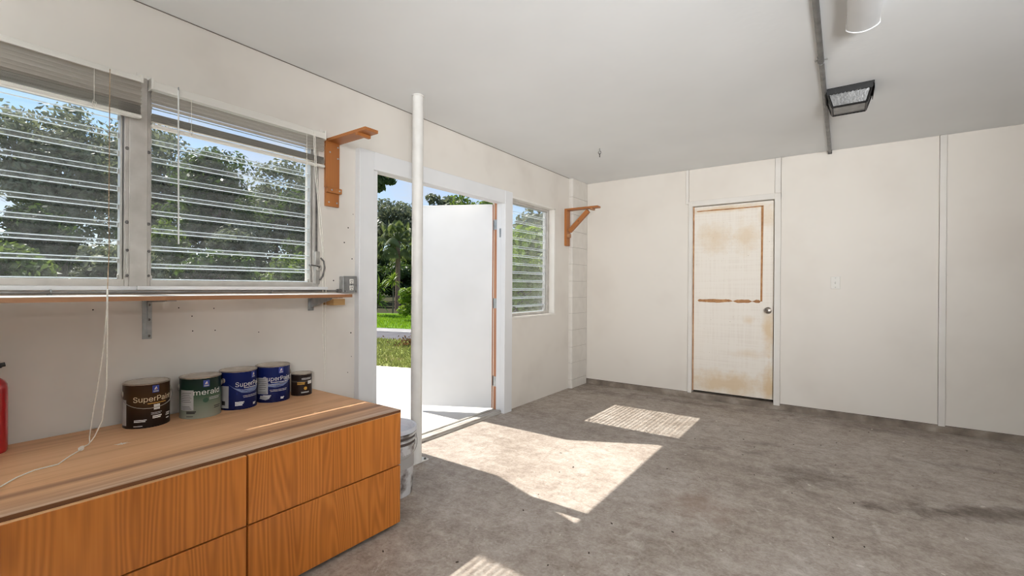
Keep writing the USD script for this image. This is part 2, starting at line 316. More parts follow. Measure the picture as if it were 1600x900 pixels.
def dresser_top_material():
    """tan plywood with grain along y; a grey weathered band along the front and brown streaks (wear)"""
    N = {'g': ('geometry', {}), 'x': ('separate_xyz', {}), 'mf': ('mapping', {'scale': (60, 2.2, 1)}), 'nf': ('noise_texture', {'scale': 1.0, 'detail': 5.0}), 'ml': ('mapping', {'scale': (7, 0.8, 1)}), 'nl': ('noise_texture', {'scale': 1.0, 'detail': 4.0}),
         'r': ('rgb_ramp', {'ramp': [(0.25, (0.40, 0.20, 0.092)), (0.5, (0.63, 0.35, 0.18)), (0.75, (0.72, 0.43, 0.235))]}), 'av': ('math', {'math_type': 'multiply_add', 'value2': 0.5}), 'ah': ('math', {'math_type': 'multiply', 'value2': 0.5}),
         'wx': ('math', {'math_type': 'multiply_add', 'value2': 0.11}), 'gr': ('map_range', {'from_min': 0.70, 'from_max': 0.86, 'to_min': 0.0, 'to_max': 0.9, 'clamp': True}),
         'gc': ('rgb_ramp', {'ramp': [(0.25, (0.22, 0.12, 0.072)), (0.5, (0.42, 0.285, 0.19)), (0.75, (0.60, 0.48, 0.385))]}), 'mg': ('mix', {}),
         'd1': ('math', {'math_type': 'subtract', 'value2': 0.695}), 'd2': ('math', {'math_type': 'absolute'}), 'd3': ('map_range', {'from_min': 0.035, 'from_max': 0.005, 'to_min': 0.0, 'to_max': 0.7, 'clamp': True}), 'md': ('mix', {'color2': (0.15, 0.065, 0.035)}),
         'p': ('principled_bsdf', {'roughness': 0.5, 'specular_ior_level': 0.4})}
    L = [('g.position', 'x.vector'), ('g.position', 'mf.vector'), ('mf.vector', 'nf.vector'), ('g.position', 'ml.vector'), ('ml.vector', 'nl.vector'), ('nf.fac', 'ah.value1'), ('nl.fac', 'av.value1'), ('ah.value', 'av.value3'), ('av.value', 'r.fac'),
         ('nl.fac', 'wx.value1'), ('x.x', 'wx.value3'), ('wx.value', 'gr.value'), ('nf.fac', 'gc.fac'), ('gr.result', 'mg.fac'), ('r.color', 'mg.color1'), ('gc.color', 'mg.color2'),
         ('wx.value', 'd1.value1'), ('d1.value', 'd2.value1'), ('d2.value', 'd3.value'), ('d3.result', 'md.fac'), ('mg.color', 'md.color1'), ('md.color', 'p.base_color')]
    return usdkit.material(stage, '/World/Looks/dresser_top_ply', N, L, surface='p.BSDF')


def old_door_material():
    """off-white paint worn through to yellowed primer: at the foot, the lock stile and two patches in the upper field"""
    N = {'g': ('geometry', {}), 'n': ('noise_texture', {'scale': 9.0, 'detail': 7.0, 'roughness': 0.65}), 'ns': ('noise_texture', {'scale': 60.0, 'detail': 4.0}), 'mh': ('mapping', {'scale': (2.0, 1, 55.0)}), 'nh': ('noise_texture', {'scale': 1.0, 'detail': 4.0}),
         'mv': ('mapping', {'scale': (50.0, 1, 2.5)}), 'nv': ('noise_texture', {'scale': 1.0, 'detail': 4.0}),
         'base': ('rgb_ramp', {'ramp': [(0.05, (0.70, 0.62, 0.53)), (0.5, (0.83, 0.77, 0.685)), (0.95, (0.85, 0.795, 0.72))]}), 'hv': ('math', {'math_type': 'add'}), 'hh': ('math', {'math_type': 'multiply', 'value2': 0.5})}
    L = [('g.position', 'n.vector'), ('g.position', 'ns.vector'), ('g.position', 'mh.vector'), ('mh.vector', 'nh.vector'), ('g.position', 'mv.vector'), ('mv.vector', 'nv.vector'), ('nh.fac', 'hv.value1'), ('nv.fac', 'hv.value2'), ('hv.value', 'hh.value1'), ('hh.value', 'base.fac')]
    last = 'base.color'
    spots = [(1.66, 0.20, 0.46, 0.13, 0.75), (2.03, 0.75, 0.06, 0.20, 0.8), (2.03, 0.25, 0.05, 0.18, 0.8), (1.52, 1.72, 0.17, 0.17, 0.5), (1.82, 1.72, 0.13, 0.17, 0.5), (1.85, 0.86, 0.05, 0.05, 0.5), (2.02, 1.9, 0.09, 0.12, 0.4), (1.66, 2.02, 0.4, 0.035, 0.7), (1.85, 0.52, 0.16, 0.05, 0.35)]
    for i, (cx, cz, a, b, k) in enumerate(spots):
        N['st%d' % i] = ('mapping', {'mapping_type': 'texture', 'location': (cx, 5.19, cz), 'scale': (a, 1, b)}); N['sl%d' % i] = ('vector_math', {'math_type': 'length'})
        N['sa%d' % i] = ('math', {'math_type': 'multiply_add', 'value2': -2.0, 'value3': 2.0}); N['sb%d' % i] = ('math', {'math_type': 'subtract'})
        N['sr%d' % i] = ('map_range', {'from_min': -0.2, 'from_max': 0.75, 'to_min': 0.0, 'to_max': k, 'clamp': True}); N['sm%d' % i] = ('mix', {'color2': (0.68, 0.50, 0.29)})
        L += [('g.position', 'st%d.vector' % i), ('st%d.vector' % i, 'sl%d.vector1' % i), ('n.fac', 'sa%d.value1' % i), ('sa%d.value' % i, 'sb%d.value1' % i), ('sl%d.value' % i, 'sb%d.value2' % i), ('sb%d.value' % i, 'sr%d.value' % i), ('sr%d.result' % i, 'sm%d.fac' % i), (last, 'sm%d.color1' % i)]
        last = 'sm%d.color' % i
    N.update({'sp': ('rgb_ramp', {'ramp': [(0.0, (0.45, 0.38, 0.3)), (0.27, (0.5, 0.42, 0.34)), (0.31, (1, 1, 1)), (1.0, (1, 1, 1))]}), 'mm': ('mix', {'mix_type': 'multiply', 'fac': 0.8}), 'b': ('bump', {'strength': 0.12, 'distance': 0.001}), 'p': ('principled_bsdf', {'roughness': 0.55, 'specular_ior_level': 0.35})})
    L += [('ns.fac', 'sp.fac'), (last, 'mm.color1'), ('sp.color', 'mm.color2'), ('mm.color', 'p.base_color'), ('hh.value', 'b.height'), ('b.normal', 'p.normal')]
    return usdkit.material(stage, '/World/Looks/old_door_paint', N, L, surface='p.BSDF')


SLAB = floor_material(); DTOP = dresser_top_material(); OLDDOOR = old_door_material()
CURB = noisy('curb_concrete', [(0.15, 0.12, 0.095), (0.25, 0.205, 0.165), (0.42, 0.36, 0.30)], scale=6, rough=0.8, bump=0.5, bump_scale=60, spec=0.2)
BARE = noisy('bare_board', [(0.30, 0.13, 0.045), (0.42, 0.20, 0.075), (0.55, 0.31, 0.14)], scale=22, rough=0.7)

# ------------------------------------------------------------------ the room
H = 2.474; D = 5.171; RX = 6.0; RY = -2.6
single('floor', cbox(-0.055, RX+0.15, RY-0.1, D+0.1, -0.12, 0.0, 0), SLAB, 'worn grey concrete garage floor with stains and grit', 'floor', kind='structure')
single('ceiling', cbox(-0.15, RX+0.15, RY-0.15, D+0.15, H, H+0.12, 0), CEIL, 'white textured garage ceiling', 'ceiling', kind='structure')

# left wall: painted boards around the two window openings and the doorway
W1 = (-0.20, 1.592, 1.178, 2.135); W2 = (3.63, 4.462, 0.892, 2.072); DY = (1.955, 3.52, 2.005)
wl = Thing('wall_left', 'cream painted wall with windows and double doorway', 'wall', kind='structure')
XW = -0.15
def wb(y0, y1, z0, z1): return cbox(XW, 0, y0, y1, z0, z1, 0)
wl.part('board', cat(wb(RY, W1[0], -0.03, H), wb(W1[0], W1[1], -0.03, W1[2]), wb(W1[0], W1[1], W1[3], H), wb(W1[1], DY[0], -0.03, H), wb(DY[0], DY[1], DY[2], H), wb(DY[1], W2[0], -0.03, H), wb(W2[0], W2[1], -0.03, W2[2]), wb(W2[0], W2[1], W2[3], H), wb(W2[1], D+0.1, -0.03, H)), WALL, smooth=False)
wl.part('ceiling_joint', cbox(0, 0.003, RY, 4.78, H-0.004, H, 0), simple('dark_joint', (0.2, 0.175, 0.15), 0.9))  # thin dark seam along the top of the wall
holes = [(1.772, 1.47), (1.83, 1.368), (1.696, 1.224), (1.824, 0.885), (1.80, 1.568), (0.553, 1.082), (0.865, 1.08), (1.018, 1.072), (0.921, 1.037), (0.924, 0.964), (1.024, 0.96), (1.802, 0.629), (1.829, 0.73), (1.24, 0.934), (1.836, 1.66)]
for k, (y, z) in enumerate(holes):
    wl.part('nail_hole', placed(trimesh.creation.cylinder(0.0045 if k < 5 else 0.003, 0.0012, sections=10), rot(math.pi/2, [0, 1, 0]), (0.0, y, z)), GAP)
# block pilaster in the far corner
pz = [0.0, 0.101, 0.300, 0.488, 0.687, 0.883, 1.070, 1.265, 1.464, 1.662, 1.850, 2.051, 2.253, H]
wl.part('joint', cbox(0, 0.041, 4.790, D, 0, H, 0), MORTAR)
for a, b in zip(pz[:-1], pz[1:]):
    z0, z1 = a+0.0025, b-0.0025
    R_ = 0.02; pts = [(0.0, 4.783)]+[(0.0466-R_+R_*math.sin(t), 4.783+R_-R_*math.cos(t)) for t in np.linspace(0, math.pi/2, 6)]+[(0.0466+random.uniform(-.0006, .0006), D-0.001), (0.0, D-0.001)]
    wl.part('brick', prism(pts, z0, z1), BLOCK)

# back wall: sheet panels, battens, concrete curb
PB = 0.0645
wk = Thing('wall_back', 'cream panelled back wall on a low concrete curb', 'wall', kind='structure')
wk.part('backing', cat(cbox(-0.1, 1.24, D+0.012, D+0.15, PB, H, 0), cbox(2.12, RX, D+0.012, D+0.15, PB, H, 0), cbox(1.24, 2.12, D+0.012, D+0.15, 2.10, H, 0), cbox(1.24, 2.12, D+0.14, D+0.2, 0, H, 0)), BACK, smooth=False)
for (a, b, z0, z1) in [(0.047, 1.2595, PB, H), (1.262, 2.076, 2.128, H), (2.131, 3.270, PB, H), (3.318, 4.53, PB, H), (4.575, RX, PB, H)]:
    wk.part('panel', cbox(a, b, D, D+0.014, z0, z1-0.001, 0.001), BACK)
for (a, b, z0, z1) in [(1.231, 1.260, 2.10, H), (2.078, 2.128, 2.128, H), (3.272, 3.316, 0.055, H), (4.532, 4.573, 0.055, H)]:
    wk.part('batten', cbox(a, b, D-0.010, D+0.012, z0, z1-0.002, 0.002), BATTEN)
wk.part('curb', cbox(0.0, RX, D+0.004, D+0.15, -0.02, PB-0.002, 0.004), CURB)
# right and rear walls, the closed garage end behind the camera
single('wall_right', cbox(RX, RX+0.15, RY-0.15, D+0.15, -0.03, H, 0), BACK, 'cream garage wall on the right, outside the picture', 'wall', kind='structure')
single('wall_rear', cbox(-0.15, RX+0.15, RY-0.15, RY, -0.03, H, 0), noisy('garage_door_panel', [(0.42, 0.39, 0.35), (0.47, 0.44, 0.40)], scale=3), 'closed garage end wall behind the camera', 'wall', kind='structure', smooth=False)

# old panel door in the back wall with its casing
dr = Thing('door_1', 'weathered off-white flush door with peeled brown moulding lines', 'door', kind='structure')
YD = D+0.030
dr.part('slab', cbox(1.312, 2.068, YD, YD+0.04, 0.085, 2.067, 0.002), OLDDOOR)
dr.part('casing', cat(cbox(1.262, 1.300, D-0.014, YD+0.06, 0.058, 2.126, 0.002), cbox(2.076, 2.130, D-0.014, YD+0.06, 0.045, 2.126, 0.002), cbox(1.260, 2.130, D-0.013, YD+0.06, 2.072, 2.127, 0.002)), BATTEN)
dr.part('gap', cbox(1.300, 1.3125, YD+0.004, YD+0.05, 0.08, 2.07, 0), BARE)  # brown strip filling the slot between casing and slab
rag = np.random.default_rng(3)
def ragged(x0, x1, z, h, n=40, breaks=()):
    xs = np.linspace(x0, x1, n); sm = lambda: np.convolve(rag.random(n+6), np.ones(7)/7, 'valid'); up_ = z+h*(0.15+1.1*sm()); lo_ = z-h*(0.15+1.1*sm())
    for b in breaks: k = np.abs(xs-b); g = np.clip(k/0.035, 0.05, 1); up_ = z+(up_-z)*g; lo_ = z+(lo_-z)*g
    up_[[0, -1]] = z+0.001; lo_[[0, -1]] = z-0.001
    return [(a, b) for a, b in zip(xs, up_)]+[(a, b) for a, b in zip(xs[::-1], lo_[::-1])]
def dpatch(poly): return extrude_xz(poly, YD-0.0012, YD+0.002)
dr.part('peeled_line', dpatch(ragged(1.352, 1.955, 1.058, 0.022, 46, (1.70, 1.88))), BARE)
dr.part('peeled_line', dpatch([(1.952, 1.06), (1.970, 1.06), (1.972, 1.5), (1.976, 2.026), (1.954, 2.02), (1.955, 1.6)]), BARE)
dr.part('peeled_line', dpatch(ragged(1.335, 1.974, 2.018, 0.008, 50)), BARE)
kb = dr.part('knob', placed(lathe([(0, 0), (0.011, 0), (0.012, 0.018), (0.024, 0.028), (0.028, 0.042), (0.024, 0.054), (0.010, 0.058), (0, 0.058)], (0, 0, 0), 24), rot(math.pi/2, [1, 0, 0]), (2.022, YD-0.002, 0.972)), BRONZEKNOB)
dr.part('rose', placed(lathe([(0, 0), (0.033, 0), (0.033, 0.004), (0.024, 0.009), (0, 0.009)], (0, 0, 0), 24), rot(math.pi/2, [1, 0, 0]), (2.022, YD, 0.972)), BRONZEKNOB, under=kb)
dr.part('keyhole', cbox(2.020, 2.024, YD-0.0605, YD-0.058, 0.964, 0.980, 0), BLACK, under=kb)

# double doorway in the left wall
XC = 0.05
dt = Thing('trim_1', 'wide flat white casing and jambs around the open double doorway', 'door casing', kind='structure')
dt.part('casing', cbox(0.0, XC, 1.850, 1.964, 0.0, 2.094, 0.003), TRIM)
dt.part('casing', cbox(0.0, XC, 3.450, 3.572, 0.0, 2.094, 0.003), TRIM)
dt.part('casing', cbox(0.0, XC-0.001, 1.964, 3.450, 1.973, 2.094, 0.003), TRIM)
dt.part('jamb', cbox(-0.06, 0.028, 3.463, 3.520, 0.0, 1.99, 0.002), TRIM)
dt.part('jamb', cbox(-0.06, 0.028, 1.9545, 2.010, 0.0, 1.99, 0.002), TRIM)
dt.part('jamb', cbox(-0.06, 0.028, 2.010, 3.463, 1.982, 2.0055, 0.002), TRIM)
dt.part('rabbet', cat(cbox(-0.108, -0.0602, 3.487, 3.519, -0.02, 2.0, 0.001), cbox(XW-0.005, -0.06, 1.93, 1.998, -0.02, 2.03, 0.001)), DOOREDGE, label='bare reddish wood edge of the jamb')
for z in (0.235, 0.985, 1.74):
    dt.part('hinge_plate', cat(cbox(-0.106, -0.066, 3.4845, 3.4872, z, z+0.095, 0.0005), *[screw((-0.085+o, 3.4845, z+0.0475+q), (0, -1, 0), 0.004, 0.0015) for o, q in ((0.01, 0.03), (-0.008, 0.0), (0.01, -0.03))]), STEEL)
dt.part('strike_plate', cat(cbox(-0.028, 0.002, 3.4615, 3.464, 1.66, 1.745, 0.0005), cbox(-0.02, -0.006, 3.461, 3.4625, 1.68, 1.70, 0), cbox(-0.02, -0.006, 3.461, 3.4625, 1.71, 1.73, 0)), STEEL)
sill = Thing('trim_2', 'worn grey wooden threshold under the double doorway', 'threshold', kind='structure')
sill.part('sill_board', extrude_xz([(-0.15, -0.03), (-0.15, 0.006), (-0.10, 0.018), (0.0, 0.030), (0.012, 0.026), (0.015, 0.0), (-0.02, -0.03)], 1.968, 3.458), SILLWOOD)
sill.part('weather_strip', cbox(-0.085, -0.070, 1.97, 3.455, 0.016, 0.030, 0.002), ALUD)


def leaf(name, label, I, free, hand):
    """door leaf: I interior hinge corner, free interior corner; hand +1 when the exterior lies to the +y side"""
    I, F = np.array(I), np.array(free); d = (F-I)/np.linalg.norm(F-I); w = np.linalg.norm(F-I); nrm = np.array([d[1], -d[0]])*hand
    T = Thing(name, label, 'door', kind='structure', loc=(I[0], I[1], 0))
    M = np.eye(4); M[:2, 0] = d; M[:2, 1] = nrm; M[:2, 3] = I
    if np.linalg.det(M[:3, :3]) < 0: flip = True
    else: flip = False
    def P(m):
        m = m.copy(); m.apply_transform(M)
        return m
    s = T.part('slab', P(cbox(0.002, w, 0, 0.04, 0.024, 1.985, 0.0015)), DOORWHITE)
    T.part('edge_band', P(cbox(-0.0015, 0.0025, 0.001, 0.039, 0.024, 1.984, 0.0005)), DOOREDGE, under=s, label='bare reddish wood hinge edge')
    for z in (0.235, 0.985, 1.74):
        h = T.part('hinge', P(cat(cbox(-0.0035, 0.0005, 0.002, 0.036, z, z+0.095, 0.0005), placed(trimesh.creation.cylinder(0.007, 0.095, sections=14), None, (-0.006, 0.046, z+0.0475)))), STEEL)
        T.part('knuckle', P(cat([placed(trimesh.creation.cylinder(0.0078, 0.016, sections=14), None, (-0.006, 0.046, z+0.0475+o)) for o in (-0.036, 0, 0.036)])), STEEL, under=h)
    k = T.part('knob', P(placed(lathe([(0, 0), (0.03, 0), (0.03, 0.006), (0.011, 0.01), (0.012, 0.03), (0.026, 0.042), (0.027, 0.052), (0.016, 0.062), (0, 0.063)], (0, 0, 0), 20), rot(-math.pi/2, [1, 0, 0]), (w-0.06, 0.04, 0.97))), BRONZEKNOB)
    return T


leaf('door_2', 'white flush door leaf hinged at the right jamb, swung outside', (-0.118, 3.474), (-0.772, 3.138), 1)
leaf('door_3', 'white flush door leaf hinged at the left jamb, swung outside', (-0.120, 2.044), (-0.800, 2.283), -1)


# jalousie windows
def jalousie(name, label, y0, y1, z0, z1, gy0, gy1, gz0, gz1, xo, pitch, first, tilt=0.20, crank=None, sub=()):
    """outer frame y0..y1, z0..z1 with glass louvers between gy0..gy1"""
    T = Thing(name, label, 'window', kind='structure')
    fr = T.part('frame', cat(cbox(xo-0.05, xo+0.012, y0, gy0-0.006, z0, z1, 0.002), cbox(xo-0.05, xo+0.012, gy1+0.006, y1, z0, z1, 0.002), cbox(xo-0.05, xo+0.011, gy0-0.006, gy1+0.006, z0, gz0, 0.002), cbox(xo-0.05, xo+0.011, gy0-0.006, gy1+0.006, gz1, z1, 0.002)), ALU)
    for a, s in ((gy0, -1), (gy1, 1)):
        T.part('louver_channel', cat(cbox(xo-0.040, xo-0.004, a-0.006, a+0.002, gz0, gz1, 0.001)), ALUD)
    z = first
    h = pitch+0.021
    while z+pitch*0.5 < gz1:
        top = min(z+h, gz1-0.001); bot = max(z, gz0+0.002); zc_ = (z+top)/2
        R = rot(tilt, [0, 1, 0], (xo-0.022, 0, zc_))
        lv = T.part('louver', placed(cbox(xo-0.0245, xo-0.0195, gy0+0.002, gy1-0.002, bot, top, 0), R), PANE, smooth=False)
        T.part('ground_edge', cat(placed(cbox(xo-0.0252, xo-0.0188, gy0+0.002, gy1-0.002, bot-0.001, bot+0.0036, 0), R), placed(cbox(xo-0.0252, xo-0.0188, gy0+0.002, gy1-0.002, top-0.0036, top+0.001, 0), R)), GLASSEDGE, under=lv, smooth=False)
        for yy in (gy0+0.004, gy1-0.004):
            T.part('clip', placed(cbox(xo-0.028, xo-0.015, yy-0.006, yy+0.006, bot-0.002, bot+0.020, 0.001), R), ALUD, under=lv)
        z += pitch
    return T


XF = -0.012
wA = jalousie('window_1', 'left louvred glass window unit in aluminium frame', -0.20, 0.700, W1[2], 2.135, -0.125, 0.652, 1.214, 2.09, XF, 0.0797, 1.2105)
wB = jalousie('window_2', 'right louvred glass window unit above the end of the shelf', 0.700, 1.592, W1[2], 2.135, 0.758, 1.553, 1.212, 2.09, XF, 0.0830, 1.186)
wA.part('mullion', cbox(XF, 0.010, 0.672, 0.738, 1.182, 2.13, 0.002), ALU)
wA.part('sill', cbox(-0.06, 0.010, -0.2, 0.700, 1.165, 1.184, 0.002), TRIM)
wB.part('sill', prism([(-0.06, 0.700), (0.019, 0.700), (0.0425, 1.59), (0.0425, 1.63), (-0.0, 1.63), (-0.0, 1.592), (-0.06, 1.592)], 1.167, 1.184), TRIM, smooth=False)
for T, yy in ((wA, 0.6665), (wB, 0.7445)):
    for zz in (1.225,):
        lt = T.part('latch', cat(cbox(XF+0.010, XF+0.018, yy-0.009, yy+0.009, zz, zz+0.125, 0.002), cbox(XF+0.018, XF+0.023, yy-0.005, yy+0.005, zz+0.012, zz+0.112, 0.002)), ALUD)
        T.part('screw', cat(screw((XF+0.018, yy, zz+0.006), (1, 0, 0), 0.006), screw((XF+0.018, yy, zz+0.119), (1, 0, 0), 0.006)), DARKSTEEL, under=lt)
    for zz in (1.47, 1.80):
        T.part('screw', screw((XF+0.012, yy, zz), (1, 0, 0), 0.008, 0.004), DARKSTEEL)
op = wB.part('operator', cat(cbox(XF+0.010, XF+0.030, 1.562, 1.592, 1.20, 1.40, 0.003), placed(lathe([(0, 0), (0.018, 0), (0.018, 0.012), (0.012, 0.02), (0, 0.02)], (0, 0, 0), 16), rot(math.pi/2, [0, 1, 0]), (XF+0.028, 1.580, 1.30))), ALUD)
wB.part('crank', cat(tube([(XF+0.045, 1.580, 1.30), (XF+0.055, 1.575, 1.305), (XF+0.06, 1.535, 1.312), (XF+0.062, 1.505, 1.312)], 0.004, 8), tube([(XF+0.062, 1.505, 1.312), (XF+0.09, 1.503, 1.312)], 0.006, 8), tube([(XF+0.04, 1.590, 1.36), (XF+0.052, 1.603, 1.34), (XF+0.055, 1.608, 1.30), (XF+0.05, 1.598, 1.25), (XF+0.035, 1.588, 1.225)], 0.005, 8)), DARKSTEEL, under=op)
wB.part('operator_rod', cbox(XF+0.006, XF+0.016, 1.572, 1.582, 1.40, 1.98, 0.001), DARKSTEEL)
wC = jalousie('window_3', 'small louvred window beside the doorway, far end of the wall', 3.63, 4.462, 0.892, 2.072, 3.69, 4.392, 0.925, 2.030, -0.075, 0.0868, 0.895)
wC.part('reveal', cat(cbox(-0.066, 0.004, 4.440, 4.466, 0.89, 2.074, 0.002), cbox(-0.066, 0.004, 3.60, 4.46, 2.055, 2.078, 0.002), cbox(-0.066, 0.006, 3.60, 4.466, 0.875, 0.896, 0.003)), BATTEN)
wC.part('crank', tube([(-0.06, 3.735, 0.99), (-0.035, 3.74, 0.985), (-0.03, 3.765, 0.955), (-0.03, 3.79, 0.95)], 0.005, 8), DARKSTEEL)


# ------------------------------------------------------------------ blinds
def slat(y0, y1, z, tilt=0.0, w=0.025, x=0.028):
    u = np.linspace(-0.5, 0.5, 6); prof = np.stack([x+u*w*math.cos(tilt), z+0.0022*(1-(2*u)**2)+u*w*math.sin(tilt)], 1)
    top = prof; bot = prof[::-1]-[0, 0.0006]
    return extrude_xz([tuple(p) for p in np.vstack([top, bot])], y0, y1)


def blind(name, label, y0, y1, ztop, head_h, opens, stack, nstack, zrail, rail_h, ladders):
    T = Thing(name, label, 'window blind', loc=(0.0, (y0+y1)/2, zrail))
    hd = T.part('head_rail', cat(cbox(0.006, 0.048, y0, y1, ztop-head_h, ztop, 0.003), cbox(0.046, 0.0505, y0+0.001, y1-0.001, ztop-head_h-0.002, ztop-head_h+0.007, 0.001)), BLINDRAIL)
    for yy in (y0+0.004, y1-0.004):
        T.part('end_bracket', cat(cbox(0.0, 0.052, yy-0.006, yy+0.002, ztop-head_h-0.004, ztop+0.012, 0.001), cbox(0.0, 0.003, yy-0.010, yy+0.010, ztop, ztop+0.03, 0.001)), BLINDRAIL, under=hd)
    for z, t in opens:
        T.part('slat', slat(y0+0.004, y1-0.004, z, t), BLIND)
    for z in np.linspace(stack[0], stack[1], nstack):
        j = RNG.uniform(-0.0015, 0.0015)
        T.part('slat', slat(y0+0.004+RNG.uniform(0, .003), y1-0.004-RNG.uniform(0, .003), z, RNG.uniform(-.05, .05), x=0.028+j), BLIND)
    T.part('bottom_rail', cbox(0.014, 0.042, y0+0.003, y1-0.003, zrail, zrail+rail_h, 0.004), BLINDRAIL)
    for yy in ladders:
        T.part('ladder_cord', cat(tube([(0.0415, yy, ztop-head_h), (0.0425, yy, zrail+rail_h*0.6)], 0.0010, 5), tube([(0.0145, yy, ztop-head_h), (0.0140, yy, zrail+rail_h*0.6)], 0.0010, 5),
               tube([(0.043, yy+0.004, zrail+0.004), (0.0455, yy+0.006, zrail+0.02), (0.046, yy-0.004, zrail+0.028), (0.0435, yy-0.006, zrail+0.012), (0.045, yy, zrail-0.006)], 0.0014, 5)), CORD)
    return T


bl = blind('mini_blind', 'raised aluminium mini blind over the left louvred window', -0.19, 0.712, 2.121, 0.024, [(2.089, 0.7), (2.070, 0.55), (2.052, 0.75), (2.033, 0.6), (2.016, 0.75), (2.000, 0.45)], (1.958, 1.992), 15, 1.936, 0.017, (0.05, 0.545))
br = blind('mini_blind', 'raised aluminium mini blind over the right louvred window, wand hanging', 0.742, 1.612, 2.119, 0.036, [(2.068, 0.55), (2.050, 0.5), (2.032, 0.45), (2.013, 0.3)], (1.936, 1.972), 16, 1.910, 0.016, (0.90, 1.49))
wd = br.part('wand', tube([(0.052, 0.843, 2.108), (0.053, 0.844, 1.75), (0.053, 0.846, 1.384)], 0.0035, 6), CLEARPL)
br.part('wand_hook', tube([(0.046, 0.843, 2.112), (0.052, 0.843, 2.122), (0.055, 0.843, 2.114), (0.052, 0.843, 2.104)], 0.0025, 6), STEEL, under=wd)
br.part('lift_cord', tube([(0.050, 1.526, 2.11), (0.048, 1.533, 2.0), (0.042, 1.545, 1.85), (0.034, 1.572, 1.64), (0.030, 1.600, 1.40), (0.028, 1.606, 1.17), (0.026, 1.606, 0.90), (0.024, 1.622, 0.70), (0.022, 1.622, 0.585)], 0.0022, 5), CORD)
br.part('lift_cord', tube([(0.050, 1.534, 2.11), (0.048, 1.542, 2.0), (0.044, 1.556, 1.80), (0.036, 1.588, 1.60), (0.030, 1.625, 1.17), (0.028, 1.625, 0.90), (0.026, 1.626, 0.72), (0.022, 1.624, 0.585)], 0.0022, 5), CORD)
bl.part('lift_cord', tube([(0.050, 0.594, 2.112), (0.050, 0.593, 1.80), (0.060, 0.590, 1.48), (0.110, 0.580, 1.34), (0.33, 0.524, 1.172)], 0.0016, 5), CORDBR, label='brown upper length of the cord')
bl.part('lift_cord', tube([(0.33, 0.524, 1.172), (0.346, 0.519, 1.156), (0.346, 0.519, 1.10), (0.325, 0.515, 0.95), (0.285, 0.505, 0.78), (0.25, 0.497, 0.66), (0.232, 0.495, 0.60), (0.225, 0.497, 0.5795)], 0.0022, 5), CORD)
bl.part('lift_cord', tube([(0.33, 0.524, 1.170), (0.347, 0.521, 1.154), (0.347, 0.521, 1.10), (0.33, 0.524, 0.95), (0.30, 0.530, 0.80), (0.262, 0.526, 0.66), (0.235, 0.510, 0.60), (0.228, 0.500, 0.5795)], 0.0022, 5), CORD)
tas = lathe([(0, 0), (0.0085, 0), (0.007, 0.012), (0.003, 0.028), (0, 0.028)], (0, 0, 0), 14)
tas.apply_transform(trimesh.geometry.align_vectors([0, 0, 1], [-0.93, 0.37, 0.02])); tas.apply_translation((0.325, 0.452, 0.5853))
bl.part('tassel', tas, CORD)
bl.part('lift_cord', tube([(0.225, 0.499, 0.5785), (0.262, 0.485, 0.5785), (0.298, 0.463, 0.583)], 0.0024, 5), CORD)
bl.part('cord_tail', tube([(0.326, 0.452, 0.5825), (0.365, 0.415, 0.5785), (0.436, 0.372, 0.5785), (0.443, 0.315, 0.5785), (0.48, 0.27, 0.5785), (0.536, 0.23, 0.5785), (0.60, 0.16, 0.5785)], 0.0022, 5), CORD)

# ------------------------------------------------------------------ shelf under the window
sh = Thing('wall_shelf', 'long white-topped shelf with brown front edge under the louvred windows', 'shelf', loc=(0.2, 0.4, 1.13))
YE = 1.590
plank = [(0.030, -0.85), (0.330, -0.85), (0.345, YE), (0.1090, YE), (0.0885, 0.93), (0.066, 0.90)]
s_ = sh.part('plank', prism(plank, 1.1265, 1.1435), SHELFWOOD, smooth=False)
sh.part('laminate_top', prism([(0.0302, -0.849), (0.3290, -0.849), (0.3440, YE-0.02), (0.1086, YE-0.02), (0.0888, 0.93), (0.0662, 0.90)], 1.1435, 1.1455), LAMINATE, under=s_, smooth=False)
b1 = sh.part('angle_bracket', cat(cbox(0.001, 0.006, 0.722, 0.758, 0.941, 1.1265, 0.001), cbox(0.001, 0.30, 0.722, 0.758, 1.121, 1.1265, 0.001), extrude_xz([(0.006, 1.121), (0.006, 0.95), (0.012, 0.95), (0.02, 1.11), (0.22, 1.117), (0.22, 1.121)], 0.7385, 0.7415)), STEEL)
sh.part('screw', cat(*[screw((0.006, 0.747, z), (1, 0, 0), 0.006) for z in (0.955, 1.03, 1.098)]), DARKSTEEL, under=b1)
b2 = sh.part('angle_bracket', cat(cbox(0.001, 0.006, 1.525, 1.561, 0.941+0.1, 1.1265, 0.001), cbox(0.001, 0.30, 1.525, 1.561, 1.121, 1.1265, 0.001), extrude_xz([(0.006, 1.121), (0.006, 1.06), (0.22, 1.112), (0.22, 1.121)], 1.541, 1.545)), STEEL)
cl = sh.part('cleat', cbox(0.001, 0.11, 1.625, 1.705, 1.073, 1.112, 0.002), PINE)
sh.part('cleat', cbox(0.001, 0.075, 1.560, 1.64, 1.0995, 1.1265, 0.002), PINE)

